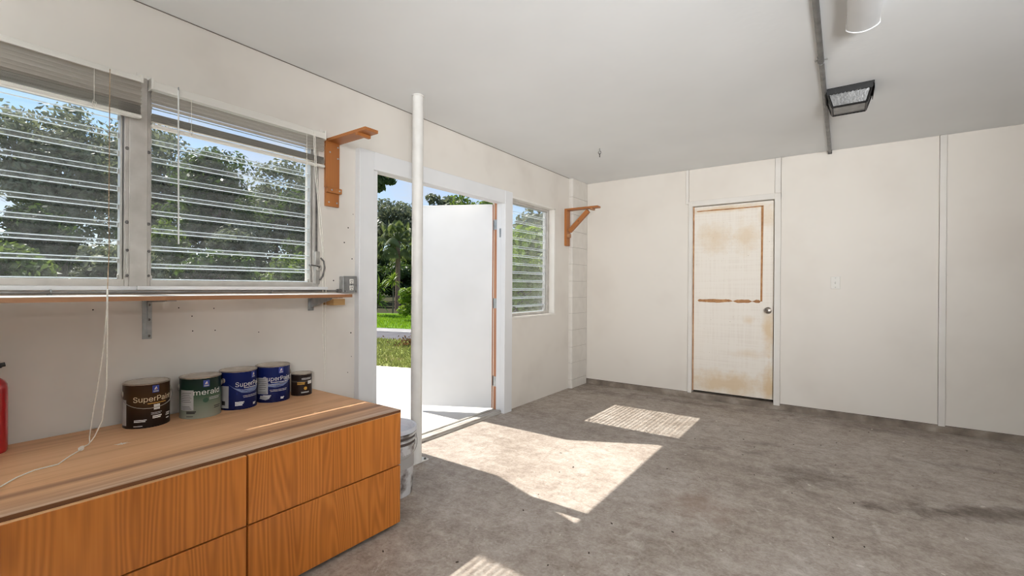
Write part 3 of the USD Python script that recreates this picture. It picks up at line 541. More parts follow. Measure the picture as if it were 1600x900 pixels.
# ------------------------------------------------------------------ dresser
ds = Thing('drawer_unit', 'low wide orange-brown wooden drawer unit under the shelf', 'chest of drawers', loc=(0.42, 0.4, 0.0))
YR, YL = 1.535, -0.66
bd = ds.part('carcass', cat(cbox(0.02, 0.802, YL, YR-0.018, 0.03, 0.553, 0), cbox(0.05, 0.76, YL+0.03, YR-0.05, 0.0, 0.03, 0)), CARCASS, smooth=False)
ds.part('end_panel', cbox(0.02, 0.803, YR-0.018, YR, 0.018, 0.556, 0.001), DRAWER)
ds.part('end_panel', cbox(0.02, 0.803, YL-0.018, YL, 0.018, 0.556, 0.001), DRAWER)
tp = ds.part('top', prism([(0.012, YL-0.02), (0.786, YL-0.02), (0.818, YR+0.002), (0.012, YR+0.002)], 0.556, 0.5755), DTOP, smooth=False)
ds.part('front_edge', extrude_xz([(0, 0), (0, 0)], 0, 1) if False else prism([(0.7862, YL-0.02), (0.7875, YL-0.02), (0.8192, YR+0.002), (0.8182, YR+0.002)], 0.5562, 0.5745), CARCASS, under=tp, smooth=False, label='dark stained front edge of the top')
for (a, b) in ((0.072, 0.806), (0.813, YR-0.001), (YL, 0.065)):
    for z0, z1 in ((0.306, 0.562), (0.019, 0.300)):
        d_ = ds.part('drawer_front', cbox(0.803, 0.823, a, b, z0, z1, 0.0015), DRAWER)
        if z1 > 0.5: ds.part('top_edge', cbox(0.8045, 0.8222, a+0.001, b-0.001, z1-0.0005, z1+0.0012, 0.0005), EDGEWOOD, under=d_)
# white paint splash on the top
ang = np.linspace(0, 2*math.pi, 26)[:-1]; rr = np.array([1, .35, .8, .3, 1.2, .4, .5, .3, .9, .35, .6, .3, 1.3, .4, .5, .3, 1.0, .4, .7, .3, .5, .35, .9, .4, .5])
single('paint_splash', prism([(0.340+0.016*r*math.cos(t), 0.565+0.026*r*math.sin(t)) for t, r in zip(ang, rr)], 0.5755, 0.5760), INKWHITE, 'small white splash on the drawer unit top beside the brown can', 'paint splash')

# ------------------------------------------------------------------ paint cans
def curved(c, r, t0, t1, z0, z1, th=0.0007, n=10):
    """a printed patch wrapped on the can between angles t0..t1 (radians)"""
    ts = np.linspace(t0, t1, n); poly = [(c[0]+(r+th)*math.cos(t), c[1]+(r+th)*math.sin(t)) for t in ts]+[(c[0]+(r-0.0004)*math.cos(t), c[1]+(r-0.0004)*math.sin(t)) for t in ts[::-1]]
    return prism(poly, z0, z1)


def wrap_text(text, c, r, t0, z, height, bold=True, depth=0.0007, squeeze=1.0):
    m = meshkit.text_mesh(text, height, depth, bold); v = m.vertices.copy(); th = t0+v[:, 0]*squeeze/r; R = r+0.0003+v[:, 2]
    m.vertices = np.stack([c[0]+R*np.cos(th), c[1]+R*np.sin(th), z+v[:, 1]], 1); m.fix_normals(); return m


def swoosh(c, r, pts, th=0.0006):
    """filled outline given as (angle, z) pairs, wrapped on the can"""
    from shapely.geometry import Polygon
    V, F = trimesh.creation.triangulate_polygon(Polygon(pts), engine='earcut')
    m = trimesh.Trimesh(np.column_stack([V, np.zeros(len(V))]), F); m = m.subdivide().subdivide() if len(F) < 200 else m
    a, z = m.vertices[:, 0], m.vertices[:, 1]
    m.vertices = np.stack([c[0]+(r+th)*np.cos(a), c[1]+(r+th)*np.sin(a), z], 1); return m


def grad(name, stops, z0, z1, rough=0.35):
    """printed label whose inks change with height on the can"""
    return usdkit.material(stage, '/World/Looks/'+name, {'g': ('geometry', {}), 's': ('separate_xyz', {}), 'm': ('map_range', {'from_min': z0, 'from_max': z1, 'clamp': True}), 'r': ('rgb_ramp', {'ramp': stops}), 'p': ('principled_bsdf', {'roughness': rough, 'specular_ior_level': 0.22})},
                           [('g.position', 's.vector'), ('s.z', 'm.value'), ('m.result', 'r.fac'), ('r.color', 'p.base_color')], surface='p.BSDF')


TOPZ = 0.5757
def paint_can(label, cx, cy, r, h, mat, ears=None, bail=None, group=None):
    T = Thing('paint_can', label, 'paint can', loc=(cx, cy, TOPZ), group=group)
    c = (cx, cy); z0 = TOPZ
    T.part('body', lathe([(0, 0.002), (r-0.002, 0.002), (r, 0.0), (r+0.0008, 0.003), (r, 0.006), (r, h-0.006), (r-0.004, h-0.006), (r-0.012, h-0.012), (0, h-0.012)], (cx, cy, z0), 48), mat)
    T.part('rim', lathe([(r-0.011, h-0.008), (r-0.002, h-0.005), (r+0.0016, h-0.006), (r+0.0022, h-0.002), (r, h), (r-0.004, h), (r-0.0055, h-0.003), (r-0.011, h-0.004)], (cx, cy, z0), 48), CANMETAL)
    T.part('lid', lathe([(0, h-0.0045), (r-0.030, h-0.0045), (r-0.026, h-0.0030), (r-0.016, h-0.0030), (r-0.0145, h-0.0010), (r-0.0075, h-0.0008), (r-0.006, h-0.003)], (cx, cy, z0), 48), LIDDUST)
    if ears:
        for t in ears:
            e_ = lathe([(0, 0), (0.013, 0), (0.012, 0.003), (0.006, 0.006), (0, 0.006)], (0, 0, 0), 16); e_.apply_transform(trimesh.geometry.align_vectors([0, 0, 1], [math.cos(t), math.sin(t), 0])); e_.apply_translation((cx+(r-0.0005)*math.cos(t), cy+(r-0.0005)*math.sin(t), z0+h*0.76))
            T.part('ear', e_, CANMETAL)
    if bail:
        t0, t1, drop, out = bail
        s = np.linspace(0, 1, 28); rad = r+0.005+out*np.sin(math.pi*s); tt = t0+(t1-t0)*s
        T.part('bail_handle', tube(np.stack([cx+rad*np.cos(tt), cy+rad*np.sin(tt), z0+h*0.76-drop*np.sin(math.pi*s)**0.8], 1), 0.0016, 6), WIRE)
    return T, c


def emblem(T, c, r, t, z, s=1.0):
    w = 0.0125*s/r
    e_ = T.part('emblem', curved(c, r, t-w, t+w, z, z+0.031*s, 0.0008), INKBLUE)
    T.part('emblem_print', swoosh(c, r, [(t-w*.55, z+.013*s), (t+w*.5, z+.013*s), (t+w*.15, z+.027*s), (t-w*.2, z+.022*s)], 0.0013), INKWHITE, under=e_)
    T.part('emblem_print', swoosh(c, r, [(t-w*.1, z+.014*s), (t+w*.4, z+.014*s), (t+w*.2, z+.020*s)], 0.0016), INKRED, under=e_)
    T.part('emblem_print', curved(c, r, t-w*.75, t+w*.75, z+.003*s, z+.009*s, 0.0013), INKGREY, under=e_)


def lines(c, r, t0, t1, zs, h=0.0022):
    return cat([curved(c, r, t0+k*0.03, t1-((i*37) % 5)*0.025, z, z+h, 0.0010, 6) for i, (k, z) in enumerate(zs)])


GAL = 0.0825; RG = math.radians
BROWN = grad('brown_can_label', [(0.0, (0.012, 0.006, 0.004)), (0.30, (0.020, 0.009, 0.004)), (0.62, (0.060, 0.028, 0.008)), (1.0, (0.035, 0.015, 0.006))], TOPZ, TOPZ+0.19)
T, c = paint_can('brown paint can, leftmost on the drawer unit, wire handle across its front', 0.099, 0.713, GAL, 0.19, BROWN, ears=(RG(-95), RG(80)), bail=(RG(-93), RG(79), 0.058, 0.012))
f0 = math.atan2(0-c[1], 2.59-c[0])          # the side turned to the room
emblem(T, c, GAL, f0+RG(22), TOPZ+0.148)
T.part('lettering', wrap_text('SuperPaint', c, GAL, f0+RG(-34), TOPZ+0.112, 0.0225, bold=False, squeeze=0.97), INKCREAM)
T.part('small_print', lines(c, GAL, f0+RG(2), f0+RG(52), [(0, TOPZ+0.101)], 0.0035), INKGOLD)
T.part('badge', curved(c, GAL, f0+RG(17), f0+RG(33), TOPZ+0.074, TOPZ+0.097, 0.0009), INKWHITE)
T.part('small_print', lines(c, GAL, f0+RG(10), f0+RG(38), [(0, TOPZ+0.060), (0, TOPZ+0.054)], 0.0028), INKGREY)
T.part('small_print', lines(c, GAL, f0+RG(14), f0+RG(38), [(0, TOPZ+0.044), (0, TOPZ+0.037)], 0.005), INKWHITE)
T.part('small_print', lines(c, GAL, f0+RG(-31), f0+RG(0), [(0, TOPZ+0.033), (0, TOPZ+0.027)], 0.004), INKWHITE)
T.part('small_print', lines(c, GAL, f0+RG(54), f0+RG(72), [(0, TOPZ+0.046), (-1, TOPZ+0.038), (0, TOPZ+0.024)], 0.005), INKWHITE)
T.part('small_print', lines(c, GAL, f0+RG(-32), f0+RG(-10), [(0, TOPZ+0.008)], 0.004), INKGREY)
T.part('info_panel', curved(c, GAL, f0+RG(-88), f0+RG(-56), TOPZ+0.012, TOPZ+0.122), INKGREY)

GREEN = grad('green_can_label', [(0.0, (0.24, 0.24, 0.19)), (0.28, (0.17, 0.19, 0.14)), (0.55, (0.05, 0.095, 0.055)), (0.68, (0.008, 0.028, 0.016)), (0.85, (0.008, 0.022, 0.016)), (1.0, (0.006, 0.016, 0.012))], TOPZ, TOPZ+0.19)
T, c = paint_can('green paint can fading to pale sage, second from the left', 0.124, 0.914, GAL, 0.188, GREEN, ears=(RG(-105), RG(72)), bail=(RG(-107), RG(-262), 0.050, 0.004))
f0 = math.atan2(0-c[1], 2.59-c[0])
emblem(T, c, GAL, f0+RG(16), TOPZ+0.143)
T.part('lettering', wrap_text('emerald', c, GAL, f0+RG(-36), TOPZ+0.108, 0.024, bold=False, squeeze=1.12), INKWHITE)
ip = T.part('info_panel', curved(c, GAL, f0+RG(-62), f0+RG(-19), TOPZ+0.040, TOPZ+0.132, 0.0016), INKGREY)
T.part('small_print', lines(c, GAL+0.0008, f0+RG(-59), f0+RG(-24), [(0, TOPZ+z) for z in (.045, .051, .057, .078, .086, .094, .102, .110, .118)], 0.0016), INKBLACK, under=ip)
T.part('mark', swoosh(c, GAL, [(f0+RG(14)+.14*math.cos(a), TOPZ+.082+.011*math.sin(a)) for a in np.linspace(0, 6.0, 24)], 0.0008), simple('label_green', (0.02, 0.07, 0.035), 0.5))
T.part('small_print', lines(c, GAL, f0+RG(24), f0+RG(62), [(0, TOPZ+0.090), (0, TOPZ+0.083)], 0.003), INKGREY)
T.part('small_print', lines(c, GAL, f0+RG(-40), f0+RG(-12), [(0, TOPZ+0.030), (0, TOPZ+0.024)], 0.005), INKBLACK)
T.part('small_print', lines(c, GAL, f0+RG(40), f0+RG(66), [(0, TOPZ+0.046), (0, TOPZ+0.038)], 0.004), INKBLACK)
T.part('small_print', lines(c, GAL, f0+RG(-40), f0+RG(-20), [(0, TOPZ+0.010)], 0.003), INKBLACK)

BLUE = grad('blue_can_label', [(0.0, (0.004, 0.006, 0.045)), (0.5, (0.005, 0.012, 0.085)), (1.0, (0.006, 0.014, 0.10))], TOPZ, TOPZ+0.19, 0.3)
SWOOSH = simple('label_pale_blue', (0.15, 0.20, 0.36), 0.4)
for i, (cx, cy, lab, turn) in enumerate([(0.107, 1.090, 'blue paint can in the middle of the row, just right of the green can', 26), (0.101, 1.268, 'blue paint can between the other blue can and the small dark can', 2)]):
    T, c = paint_can(lab, cx, cy, GAL, 0.19, BLUE, ears=(RG(-75), RG(100)) if i == 0 else (RG(-115), RG(62)), bail=(RG(-77), RG(-250), 0.05, 0.004) if i == 0 else (RG(-113), RG(60), 0.05, 0.010))
    f0 = math.atan2(0-c[1], 2.59-c[0]); k = f0+RG(turn)
    emblem(T, c, GAL, k+RG(26), TOPZ+0.150)
    T.part('lettering', wrap_text('SuperPaint', c, GAL, k+RG(-36), TOPZ+0.113, 0.0225, bold=False, squeeze=0.97), INKWHITE)
    T.part('swoosh', swoosh(c, GAL, [(k+RG(-58), TOPZ+.128), (k+RG(-38), TOPZ+.108), (k+RG(-10), TOPZ+.098), (k+RG(30), TOPZ+.103), (k+RG(58), TOPZ+.118), (k+RG(58), TOPZ+.098), (k+RG(34), TOPZ+.082), (k+RG(8), TOPZ+.078), (k+RG(-16), TOPZ+.083), (k+RG(-36), TOPZ+.102)]), SWOOSH)
    T.part('small_print', lines(c, GAL, k+RG(-8), k+RG(58), [(0, TOPZ+0.104)], 0.003), INKWHITE)
    T.part('small_print', lines(c, GAL, k+RG(-12), k+RG(50), [(0, TOPZ+0.064), (1, TOPZ+0.057)], 0.003), INKGREY)
    T.part('small_print', lines(c, GAL, k+RG(-36), k+RG(-8), [(0, TOPZ+0.034), (0, TOPZ+0.027), (0, TOPZ+0.020)], 0.005), INKWHITE)
    T.part('small_print', lines(c, GAL, k+RG(24), k+RG(38), [(0, TOPZ+0.020), (0, TOPZ+0.014)], 0.005), INKWHITE)
    ip = T.part('info_panel', curved(c, GAL, k+RG(-84 if i == 0 else -60), k+RG(-56 if i == 0 else -18), TOPZ+(0.010 if i == 0 else 0.045), TOPZ+(0.118 if i == 0 else 0.130), 0.0016), INKGREY)
    if i == 0: T.part('bar_code', curved(c, GAL, k+RG(-81), k+RG(-68), TOPZ+.024, TOPZ+.044, 0.0022), INKBLACK, under=ip)
    else: T.part('small_print', lines(c, GAL+.0008, k+RG(-57), k+RG(-22), [(0, TOPZ+z) for z in (.05, .056, .07, .08, .09, .10, .11, .12)], 0.0016), INKBLACK, under=ip)
    if i: T.part('paint_drip', swoosh(c, GAL, [(k+RG(-50), TOPZ+.020), (k+RG(-46), TOPZ+.038), (k+RG(-20), TOPZ+.034), (k+RG(-14), TOPZ+.020), (k+RG(-26), TOPZ+.014)], 0.0012), INKGREY)

QB = grad('dark_can_label', [(0.0, (0.018, 0.009, 0.007)), (0.6, (0.03, 0.016, 0.011)), (0.66, (0.10, 0.085, 0.075)), (0.7, (0.02, 0.012, 0.010)), (1.0, (0.02, 0.012, 0.010))], TOPZ, TOPZ+0.12, 0.4)
T, c = paint_can('small dark brown quart can with a round gold mark, rightmost of the cans', 0.107, 1.427, 0.054, 0.122, QB)
f0 = math.atan2(0-c[1], 2.59-c[0])
T.part('mark', swoosh(c, 0.054, [(f0+RG(22)+.17*math.cos(a), TOPZ+.040+.0095*math.sin(a)) for a in np.linspace(0, 6.0, 20)], 0.0008), INKGOLD)
T.part('small_print', lines(c, 0.054, f0+RG(-2), f0+RG(44), [(0, TOPZ+0.014)], 0.008), INKGREY)
T.part('small_print', lines(c, 0.054, f0+RG(-24), f0+RG(20), [(0, TOPZ+0.070), (0, TOPZ+0.062)], 0.005), INKGOLD)
T.part('small_print', lines(c, 0.054, f0+RG(0), f0+RG(60), [(0, TOPZ+0.094), (0, TOPZ+0.088)], 0.004), INKGREY)
T.part('label_window', curved(c, 0.054, f0+RG(36), f0+RG(66), TOPZ+.062, TOPZ+.080, .0008), INKWHITE)

# fire extinguisher at the left end of the unit
ex = Thing('fire_extinguisher', 'red fire extinguisher with black handle standing on the drawer unit', 'fire extinguisher', loc=(0.09, 0.248, TOPZ))
ex.part('cylinder', lathe([(0, 0.004), (0.042, 0.004), (0.046, 0.0), (0.0495, 0.006), (0.050, 0.02), (0.050, 0.232), (0.048, 0.248), (0.042, 0.260), (0.031, 0.269), (0.019, 0.274), (0.015, 0.279), (0.015, 0.284), (0, 0.284)], (0.09, 0.248, TOPZ), 40), RED)
ex.part('valve', lathe([(0, 0.280), (0.016, 0.280), (0.016, 0.292), (0.012, 0.296), (0.012, 0.310), (0, 0.310)], (0.09, 0.248, TOPZ), 20), STEEL)
ex.part('handle', cat(cbox(0.081, 0.099, 0.170, 0.285, TOPZ+0.306, TOPZ+0.320, 0.005), tube([(0.09, 0.265, TOPZ+0.314), (0.09, 0.290, TOPZ+0.318)], 0.008, 8)), BLACKPL)
ex.part('hose', tube([(0.09, 0.235, TOPZ+0.300), (0.10, 0.20, TOPZ+0.295), (0.115, 0.184, TOPZ+0.26), (0.116, 0.186, TOPZ+0.18), (0.114, 0.190, TOPZ+0.10)], 0.007, 8), BLACKPL)

# ------------------------------------------------------------------ bucket behind the drawer unit
BX, BY = 0.475, 1.752
bk = Thing('bucket', 'dirty white plastic pail between the drawer unit and the post', 'bucket', loc=(BX, BY, 0))
bk.part('body', lathe([(0, 0.004), (0.125, 0.004), (0.130, 0.0), (0.132, 0.01), (0.142, 0.275), (0.1485, 0.277), (0.1495, 0.290), (0.1435, 0.292), (0.144, 0.308), (0.1505, 0.310), (0.1515, 0.322), (0.1455, 0.324), (0.146, 0.338), (0.152, 0.340), (0.153, 0.352), (0.147, 0.355), (0.147, 0.372), (0.143, 0.372), (0.142, 0.36), (0.130, 0.03), (0, 0.03)], (BX, BY, 0), 48), BUCKETPL)
bk.part('lid', lathe([(0, 0.352), (0.122, 0.352), (0.129, 0.358), (0.133, 0.372), (0.140, 0.383), (0.152, 0.384), (0.155, 0.378), (0.1555, 0.360), (0.152, 0.358), (0.149, 0.376), (0.14, 0.378)], (BX, BY, 0), 48), noisy('pail_lid', [(0.55, 0.56, 0.62), (0.68, 0.70, 0.75)], scale=10, rough=0.4))
s = np.linspace(0, 1, 20); hx = np.stack([BX+0.158*np.cos(RG(70)-math.pi*s), BY+0.158*np.sin(RG(70)-math.pi*s), 0.325-0.10*np.sin(math.pi*s)], 1)
bk.part('grime_band', cat(*[lathe([(r_, z0_), (r_+0.0012, z0_), (r_+0.0012, z1_), (r_, z1_)], (BX, BY, 0), 48) for r_, z0_, z1_ in ((0.1433, 0.2925, 0.3075), (0.1453, 0.3245, 0.3375), (0.1468, 0.3555, 0.3575))]), simple('dark_grime', (0.09, 0.07, 0.06), 0.8))
bk.part('bail_handle', tube(hx, 0.002, 6), WIRE)
bk.part('label_patch', curved((BX, BY), 0.1395, RG(-30), RG(40), 0.16, 0.24, 0.001, 14), INKGREY)

# ------------------------------------------------------------------ steel post
po = Thing('steel_post', 'white painted round steel post on a base plate before the doorway', 'post', loc=(0.278, 2.141, 0))
po.part('shaft', lathe([(0, 0.008), (0.037, 0.008), (0.037, H), (0, H)], (0.278, 2.141, 0), 32), WHITEPIPE)
pp = po.part('base_plate', cbox(0.180, 0.305, 2.055, 2.232, 0.0, 0.008, 0.001), WHITEPIPE)
po.part('anchor_bolt', cat(lathe([(0, 0.018), (0.006, 0.017), (0.009, 0.010), (0.009, 0.008), (0, 0.008)], (0.292, 2.21, 0), 6), lathe([(0, 0.018), (0.006, 0.017), (0.009, 0.010), (0.009, 0.008), (0, 0.008)], (0.292, 2.075, 0), 6)), DARKSTEEL, under=pp)
po.part('collar', lathe([(0.0365, H-0.006), (0.041, H-0.006), (0.041, H), (0.0365, H)], (0.278, 2.141, 0), 32), WHITEPIPE)

# ------------------------------------------------------------------ wooden brackets
wb1 = Thing('wooden_bracket', 'orange-brown L-shaped wooden wall bracket right of the louvred window', 'shelf bracket', loc=(0.0, 1.675, 1.69))
wb1.part('back_board', cbox(0.0, 0.020, 1.627, 1.722, 1.80, 2.085, 0.0015), ORANGEWOOD)
wb1.part('back_board', cbox(0.0, 0.019, 1.629, 1.721, 1.685, 1.768, 0.0015), ORANGEWOOD)
wb1.part('cross_cleat', cbox(0.0, 0.034, 1.630, 1.731, 1.768, 1.800, 0.0015), ORANGEWOODX)
wb1.part('arm', cbox(0.0, 0.385, 1.640, 1.732, 2.085, 2.104, 0.0015), ORANGEWOODX)
wb1.part('end_stop', cbox(0.300, 0.322, 1.636, 1.728, 2.066, 2.085, 0.0015), ORANGEWOODX)
wb1.part('screw', cat(*[screw((x, y, z), (1, 0, 0), 0.006, 0.003) for x, y, z in ((0.02, 1.655, 2.02), (0.02, 1.71, 1.99), (0.034, 1.66, 1.785), (0.034, 1.715, 1.785), (0.019, 1.65, 1.71), (0.019, 1.705, 1.71), (0.02, 1.71, 2.06))]), STEEL)
wb2 = Thing('wooden_bracket', 'orange-brown wooden bracket with diagonal brace at the block pilaster', 'shelf bracket', loc=(0.0, 4.72, 1.675))
wb2.part('upright', cbox(0.0, 0.030, 4.672, 4.755, 1.672, 2.080, 0.0015), ORANGEWOOD)
wb2.part('arm', cbox(0.0, 0.415, 4.672, 4.755, 2.080, 2.100, 0.0015), ORANGEWOODX)
def bar(p0, p1, w, t):
    p0, p1 = np.array(p0, float), np.array(p1, float); d = p1-p0; L = np.linalg.norm(d); m = cbox(0, L, -t/2, t/2, -w/2, w/2, 0.0015)
    a = math.atan2(d[2], d[0]); m.apply_transform(rot(-a, [0, 1, 0])); m.apply_translation(p0); return m
wb2.part('brace', bar((0.055, 4.700, 1.838), (0.290, 4.700, 2.056), 0.046, 0.040), ORANGEWOODX)
wb2.part('stop_block', cbox(0.030, 0.062, 4.676, 4.724, 1.765, 1.806, 0.0015), SHELFWOOD)
wb2.part('stop_block', cbox(0.322, 0.350, 4.676, 4.750, 2.060, 2.080, 0.0015), SHELFWOOD)
wb2.part('knot', placed(lathe([(0, 0.0205), (0.009, 0.0205), (0.010, 0.018), (0, 0.018)], (0, 0, 0), 12), rot(math.pi/2, [1, 0, 0]), (0.175, 4.700, 1.947)), CARCASS)

# ------------------------------------------------------------------ electrics
ob = Thing('outlet_box', 'grey metal surface outlet box left of the doorway casing', 'electrical outlet', loc=(0.0, 1.775, 1.2))
ob.part('box', cbox(0.0, 0.048, 1.735, 1.830, 1.148, 1.252, 0.004), STEEL)
cv = ob.part('cover', cbox(0.046, 0.051, 1.732, 1.833, 1.147, 1.254, 0.002), STEEL)
dpx = ob.part('receptacle', cat(cbox(0.050, 0.0535, 1.776, 1.806, 1.205, 1.235, 0.003), cbox(0.050, 0.0535, 1.776, 1.806, 1.163, 1.193, 0.003)), SWITCHPL)
ob.part('slot', cat(*[cbox(0.0533, 0.0542, 1.784+o, 1.7865+o, z, z+0.010, 0) for o in (0, 0.011) for z in (1.218, 1.177)], *[lathe([(0, 0.0008), (0.003, 0.0008), (0.003, 0), (0, 0)], (0, 0, 0), 10).apply_transform(rot(math.pi/2, [0, 1, 0])).apply_translation((0.0534, 1.791, z)) for z in (1.211, 1.169)]), BLACK, under=dpx)
ob.part('screw', cat(screw((0.051, 1.791, 1.199), (1, 0, 0), 0.004), screw((0.051, 1.745, 1.158), (1, 0, 0), 0.004), screw((0.051, 1.823, 1.158), (1, 0, 0), 0.004)), DARKSTEEL)
cn = Thing('conduit', 'thin grey conduit running under the louvred windows to the outlet box', 'electrical conduit', loc=(0.02, 0.5, 1.172))
cn.part('pipe', tube([(0.020, -0.6, 1.155), (0.020, 0.6, 1.156), (0.020, 1.72, 1.160)], 0.006, 10), GRAYPIPE)
cn.part('connector', placed(trimesh.creation.cylinder(0.011, 0.028, sections=16), rot(math.pi/2, [1, 0, 0]), (0.020, 1.722, 1.160)), DARKSTEEL)
for y in (0.42, 1.30):
    cn.part('strap', cat(cbox(0.0, 0.004, y-0.008, y+0.008, 1.140, 1.153, 0.001), tube([(0.002, y, 1.153), (0.014, y, 1.152), (0.030, y, 1.158), (0.026, y, 1.168), (0.012, y, 1.167)], 0.003, 6)), STEEL)
sw = Thing('light_switch', 'ivory light switch plate on the back wall right of the door', 'light switch', loc=(2.568, D, 1.248))
pl_ = sw.part('plate', cbox(2.533, 2.603, D-0.006, D, 1.190, 1.305, 0.003), SWITCHPL)
sw.part('toggle', placed(cbox(2.563, 2.573, D-0.020, D-0.004, 1.243, 1.257, 0.002), rot(0.5, [1, 0, 0], (2.568, D-0.006, 1.25))), SWITCHPL)
sw.part('screw', cat(screw((2.568, D-0.006, 1.205), (0, -1, 0), 0.003, 0.002), screw((2.568, D-0.006, 1.290), (0, -1, 0), 0.003, 0.002)), DARKSTEEL, under=pl_)

cc = Thing('ceiling_conduit', 'grey metal conduit running along the ceiling past the black lantern', 'electrical conduit', loc=(2.51, 3.5, H-0.014))
cc.part('pipe', tube([(2.492, 1.0, H-0.014), (2.503, 2.6, H-0.014), (2.520, D-0.02, H-0.014), (2.5205, D-0.003, H-0.02)], 0.0135, 12), GRAYPIPE)
cc.part('coupling', tube([(2.5042, 3.02, H-0.014), (2.5045, 3.075, H-0.014)], 0.0155, 12), GRAYPIPE)
cc.part('strap', cat(cbox(2.475, 2.535, 3.085, 3.10, H-0.004, H, 0.001), tube([(2.489, 3.0925, H-0.003), (2.490, 3.0925, H-0.02), (2.504, 3.0925, H-0.0295), (2.519, 3.0925, H-0.02), (2.520, 3.0925, H-0.003)], 0.002, 6)), STEEL)
cc.part('end_fitting', cbox(2.505, 2.536, D-0.03, D-0.001, H-0.034, H-0.001, 0.003), DARKSTEEL)

# black flush lantern
FX, FY = 2.640, 3.695
ln = Thing('ceiling_lantern', 'black square flush ceiling lantern with pebbled glass panes', 'ceiling light', loc=(FX, FY, H))
a, b_, zt, zb = 0.117, 0.088, H-0.014, H-0.112
ln.part('base_plate', cbox(FX-a-0.008, FX+a+0.008, FY-a-0.01, FY+a+0.01, H-0.014, H, 0.002), BLACK)
cor = lambda s1, s2, k: np.array([FX+s1*(a*(1-k)+b_*k), FY+s2*(a*(1-k)+b_*k), zt*(1-k)+zb*k])
for s1 in (-1, 1):
    for s2 in (-1, 1):
        ln.part('corner_bar', tube([cor(s1, s2, 0), cor(s1, s2, 1)], 0.007, 4), BLACK)
for k, nm in ((0.06, 'upper_rim'), (1.0, 'lower_rim')):
    ln.part(nm, cat(*[tube([cor(p[0], p[1], k), cor(q[0], q[1], k)], 0.0075, 4) for p, q in (((-1, -1), (1, -1)), ((1, -1), (1, 1)), ((1, 1), (-1, 1)), ((-1, 1), (-1, -1)))]), BLACK)
for p, q in (((-1, -1), (1, -1)), ((1, -1), (1, 1)), ((1, 1), (-1, 1)), ((-1, 1), (-1, -1))):
    V = np.array([cor(*p, 0.02), cor(*q, 0.02), cor(*q, 1), cor(*p, 1)]); n_ = np.cross(V[1]-V[0], V[3]-V[0]); n_ /= np.linalg.norm(n_)
    ln.part('pane', trimesh.convex.convex_hull(np.vstack([V, V+n_*0.003])), FROST, smooth=False)
ln.part('bottom_pane', cbox(FX-b_, FX+b_, FY-b_, FY+b_, zb-0.001, zb+0.003, 0), FROST)
for s2 in (-1, 1):   # scalloped skirt
    yy = FY+s2*(a+0.008)
    xs = np.linspace(FX-a, FX+a, 49); zz = H-0.036-0.008*np.abs(np.sin(np.linspace(0, 12*math.pi, 49)))
    ln.part('scalloped_skirt', extrude_xz([(x, z) for x, z in zip(xs, zz)]+[(FX+a, H-0.012), (FX-a, H-0.012)], yy-0.0015, yy+0.0015), BLACK)
for s1 in (-1, 1):
    ln.part('side_tab', cbox(FX+s1*(a+0.008)-0.0015, FX+s1*(a+0.008)+0.0015, FY-a+0.01, FY+a-0.01, H-0.045, H-0.010, 0.001), BLACK)


# wrap-around fluorescent fixtures: the unlit one in view, then added fill lights out of view
LENS = noisy('acrylic_lens', [(0.58, 0.58, 0.575), (0.63, 0.63, 0.625)], scale=5, rough=0.35)
def fluorescent(label, xc, y0, y1, lens, group=None):
    T = Thing('fluorescent_light', label, 'ceiling light', loc=(xc, (y0+y1)/2, H), group=group)
    w = 0.061
    prof = [(xc-w, H-0.012)]+[(xc-w+2*w*k, H-0.070-0.024*math.sin(math.pi*k)**0.7) for k in np.linspace(0, 1, 15)]+[(xc+w, H-0.012)]
    T.part('housing', cbox(xc-0.058, xc+0.058, y0+0.004, y1-0.004, H-0.035, H, 0.002), TRIM)
    T.part('lens', extrude_xz(prof, y0+0.006, y1-0.006), lens)
    pe = [(xc-w-0.003, H)]+[(xc-(w+0.003)*(1-2*k), H-0.073-0.025*math.sin(math.pi*k)**0.7) for k in np.linspace(0, 1, 15)]+[(xc+w+0.003, H)]
    for y in (y0, y1-0.008):
        T.part('end_cap', extrude_xz(pe, y, y+0.008), TRIM)
fluorescent('white wrap-around fluorescent light on the ceiling, unlit, at the top edge', 2.676, 1.435, 2.665, LENS)
FILL_GLOW = usdkit.material(stage, '/World/Looks/fill_tube_glow', {'e': ('emission', {'color': FILL_TUBE_COLOR, 'strength': FILL_TUBE_POWER})}, surface='e.emission')  # glow of the added fill tubes
def fill_tube_light(label, xc, yc, zc, L=1.2, sides=(-1, 1)):
    """added fill light out of view: a hanging tray with two bare glowing tubes"""
    T = Thing('hanging_shop_light', label, 'ceiling light', loc=(xc, yc, zc))
    T.part('spine', cbox(xc-0.15, xc+0.15, yc-L/2-0.03, yc+L/2+0.03, zc, zc+0.035, 0.003), TRIM)
    for s1 in (-1, 1):
        if s1 in sides: T.part('tube', placed(trimesh.creation.cylinder(0.019, L-0.02, sections=16), rot(math.pi/2, [1, 0, 0]), (xc+s1*0.06, yc, zc+0.060)), FILL_GLOW)
        T.part('lamp_holder', cbox(xc-0.085, xc+0.085, yc+s1*(L/2)-0.008, yc+s1*(L/2)+0.008, zc+0.0, zc+0.085, 0.003), TRIM)
        T.part('chain', tube([(xc, yc+s1*L*.4, zc+0.035), (xc, yc+s1*L*.4, H)], 0.003, 6), STEEL)
fill_tube_light('added hanging fill light behind the camera near the window wall', FILL_TUBE_AT[0], FILL_TUBE_AT[1], FILL_TUBE_AT[2])
fill_tube_light('added hanging fill light over the right side of the garage, outside the picture', 4.7, 0.2, 1.95, 1.2, (-1, 1))


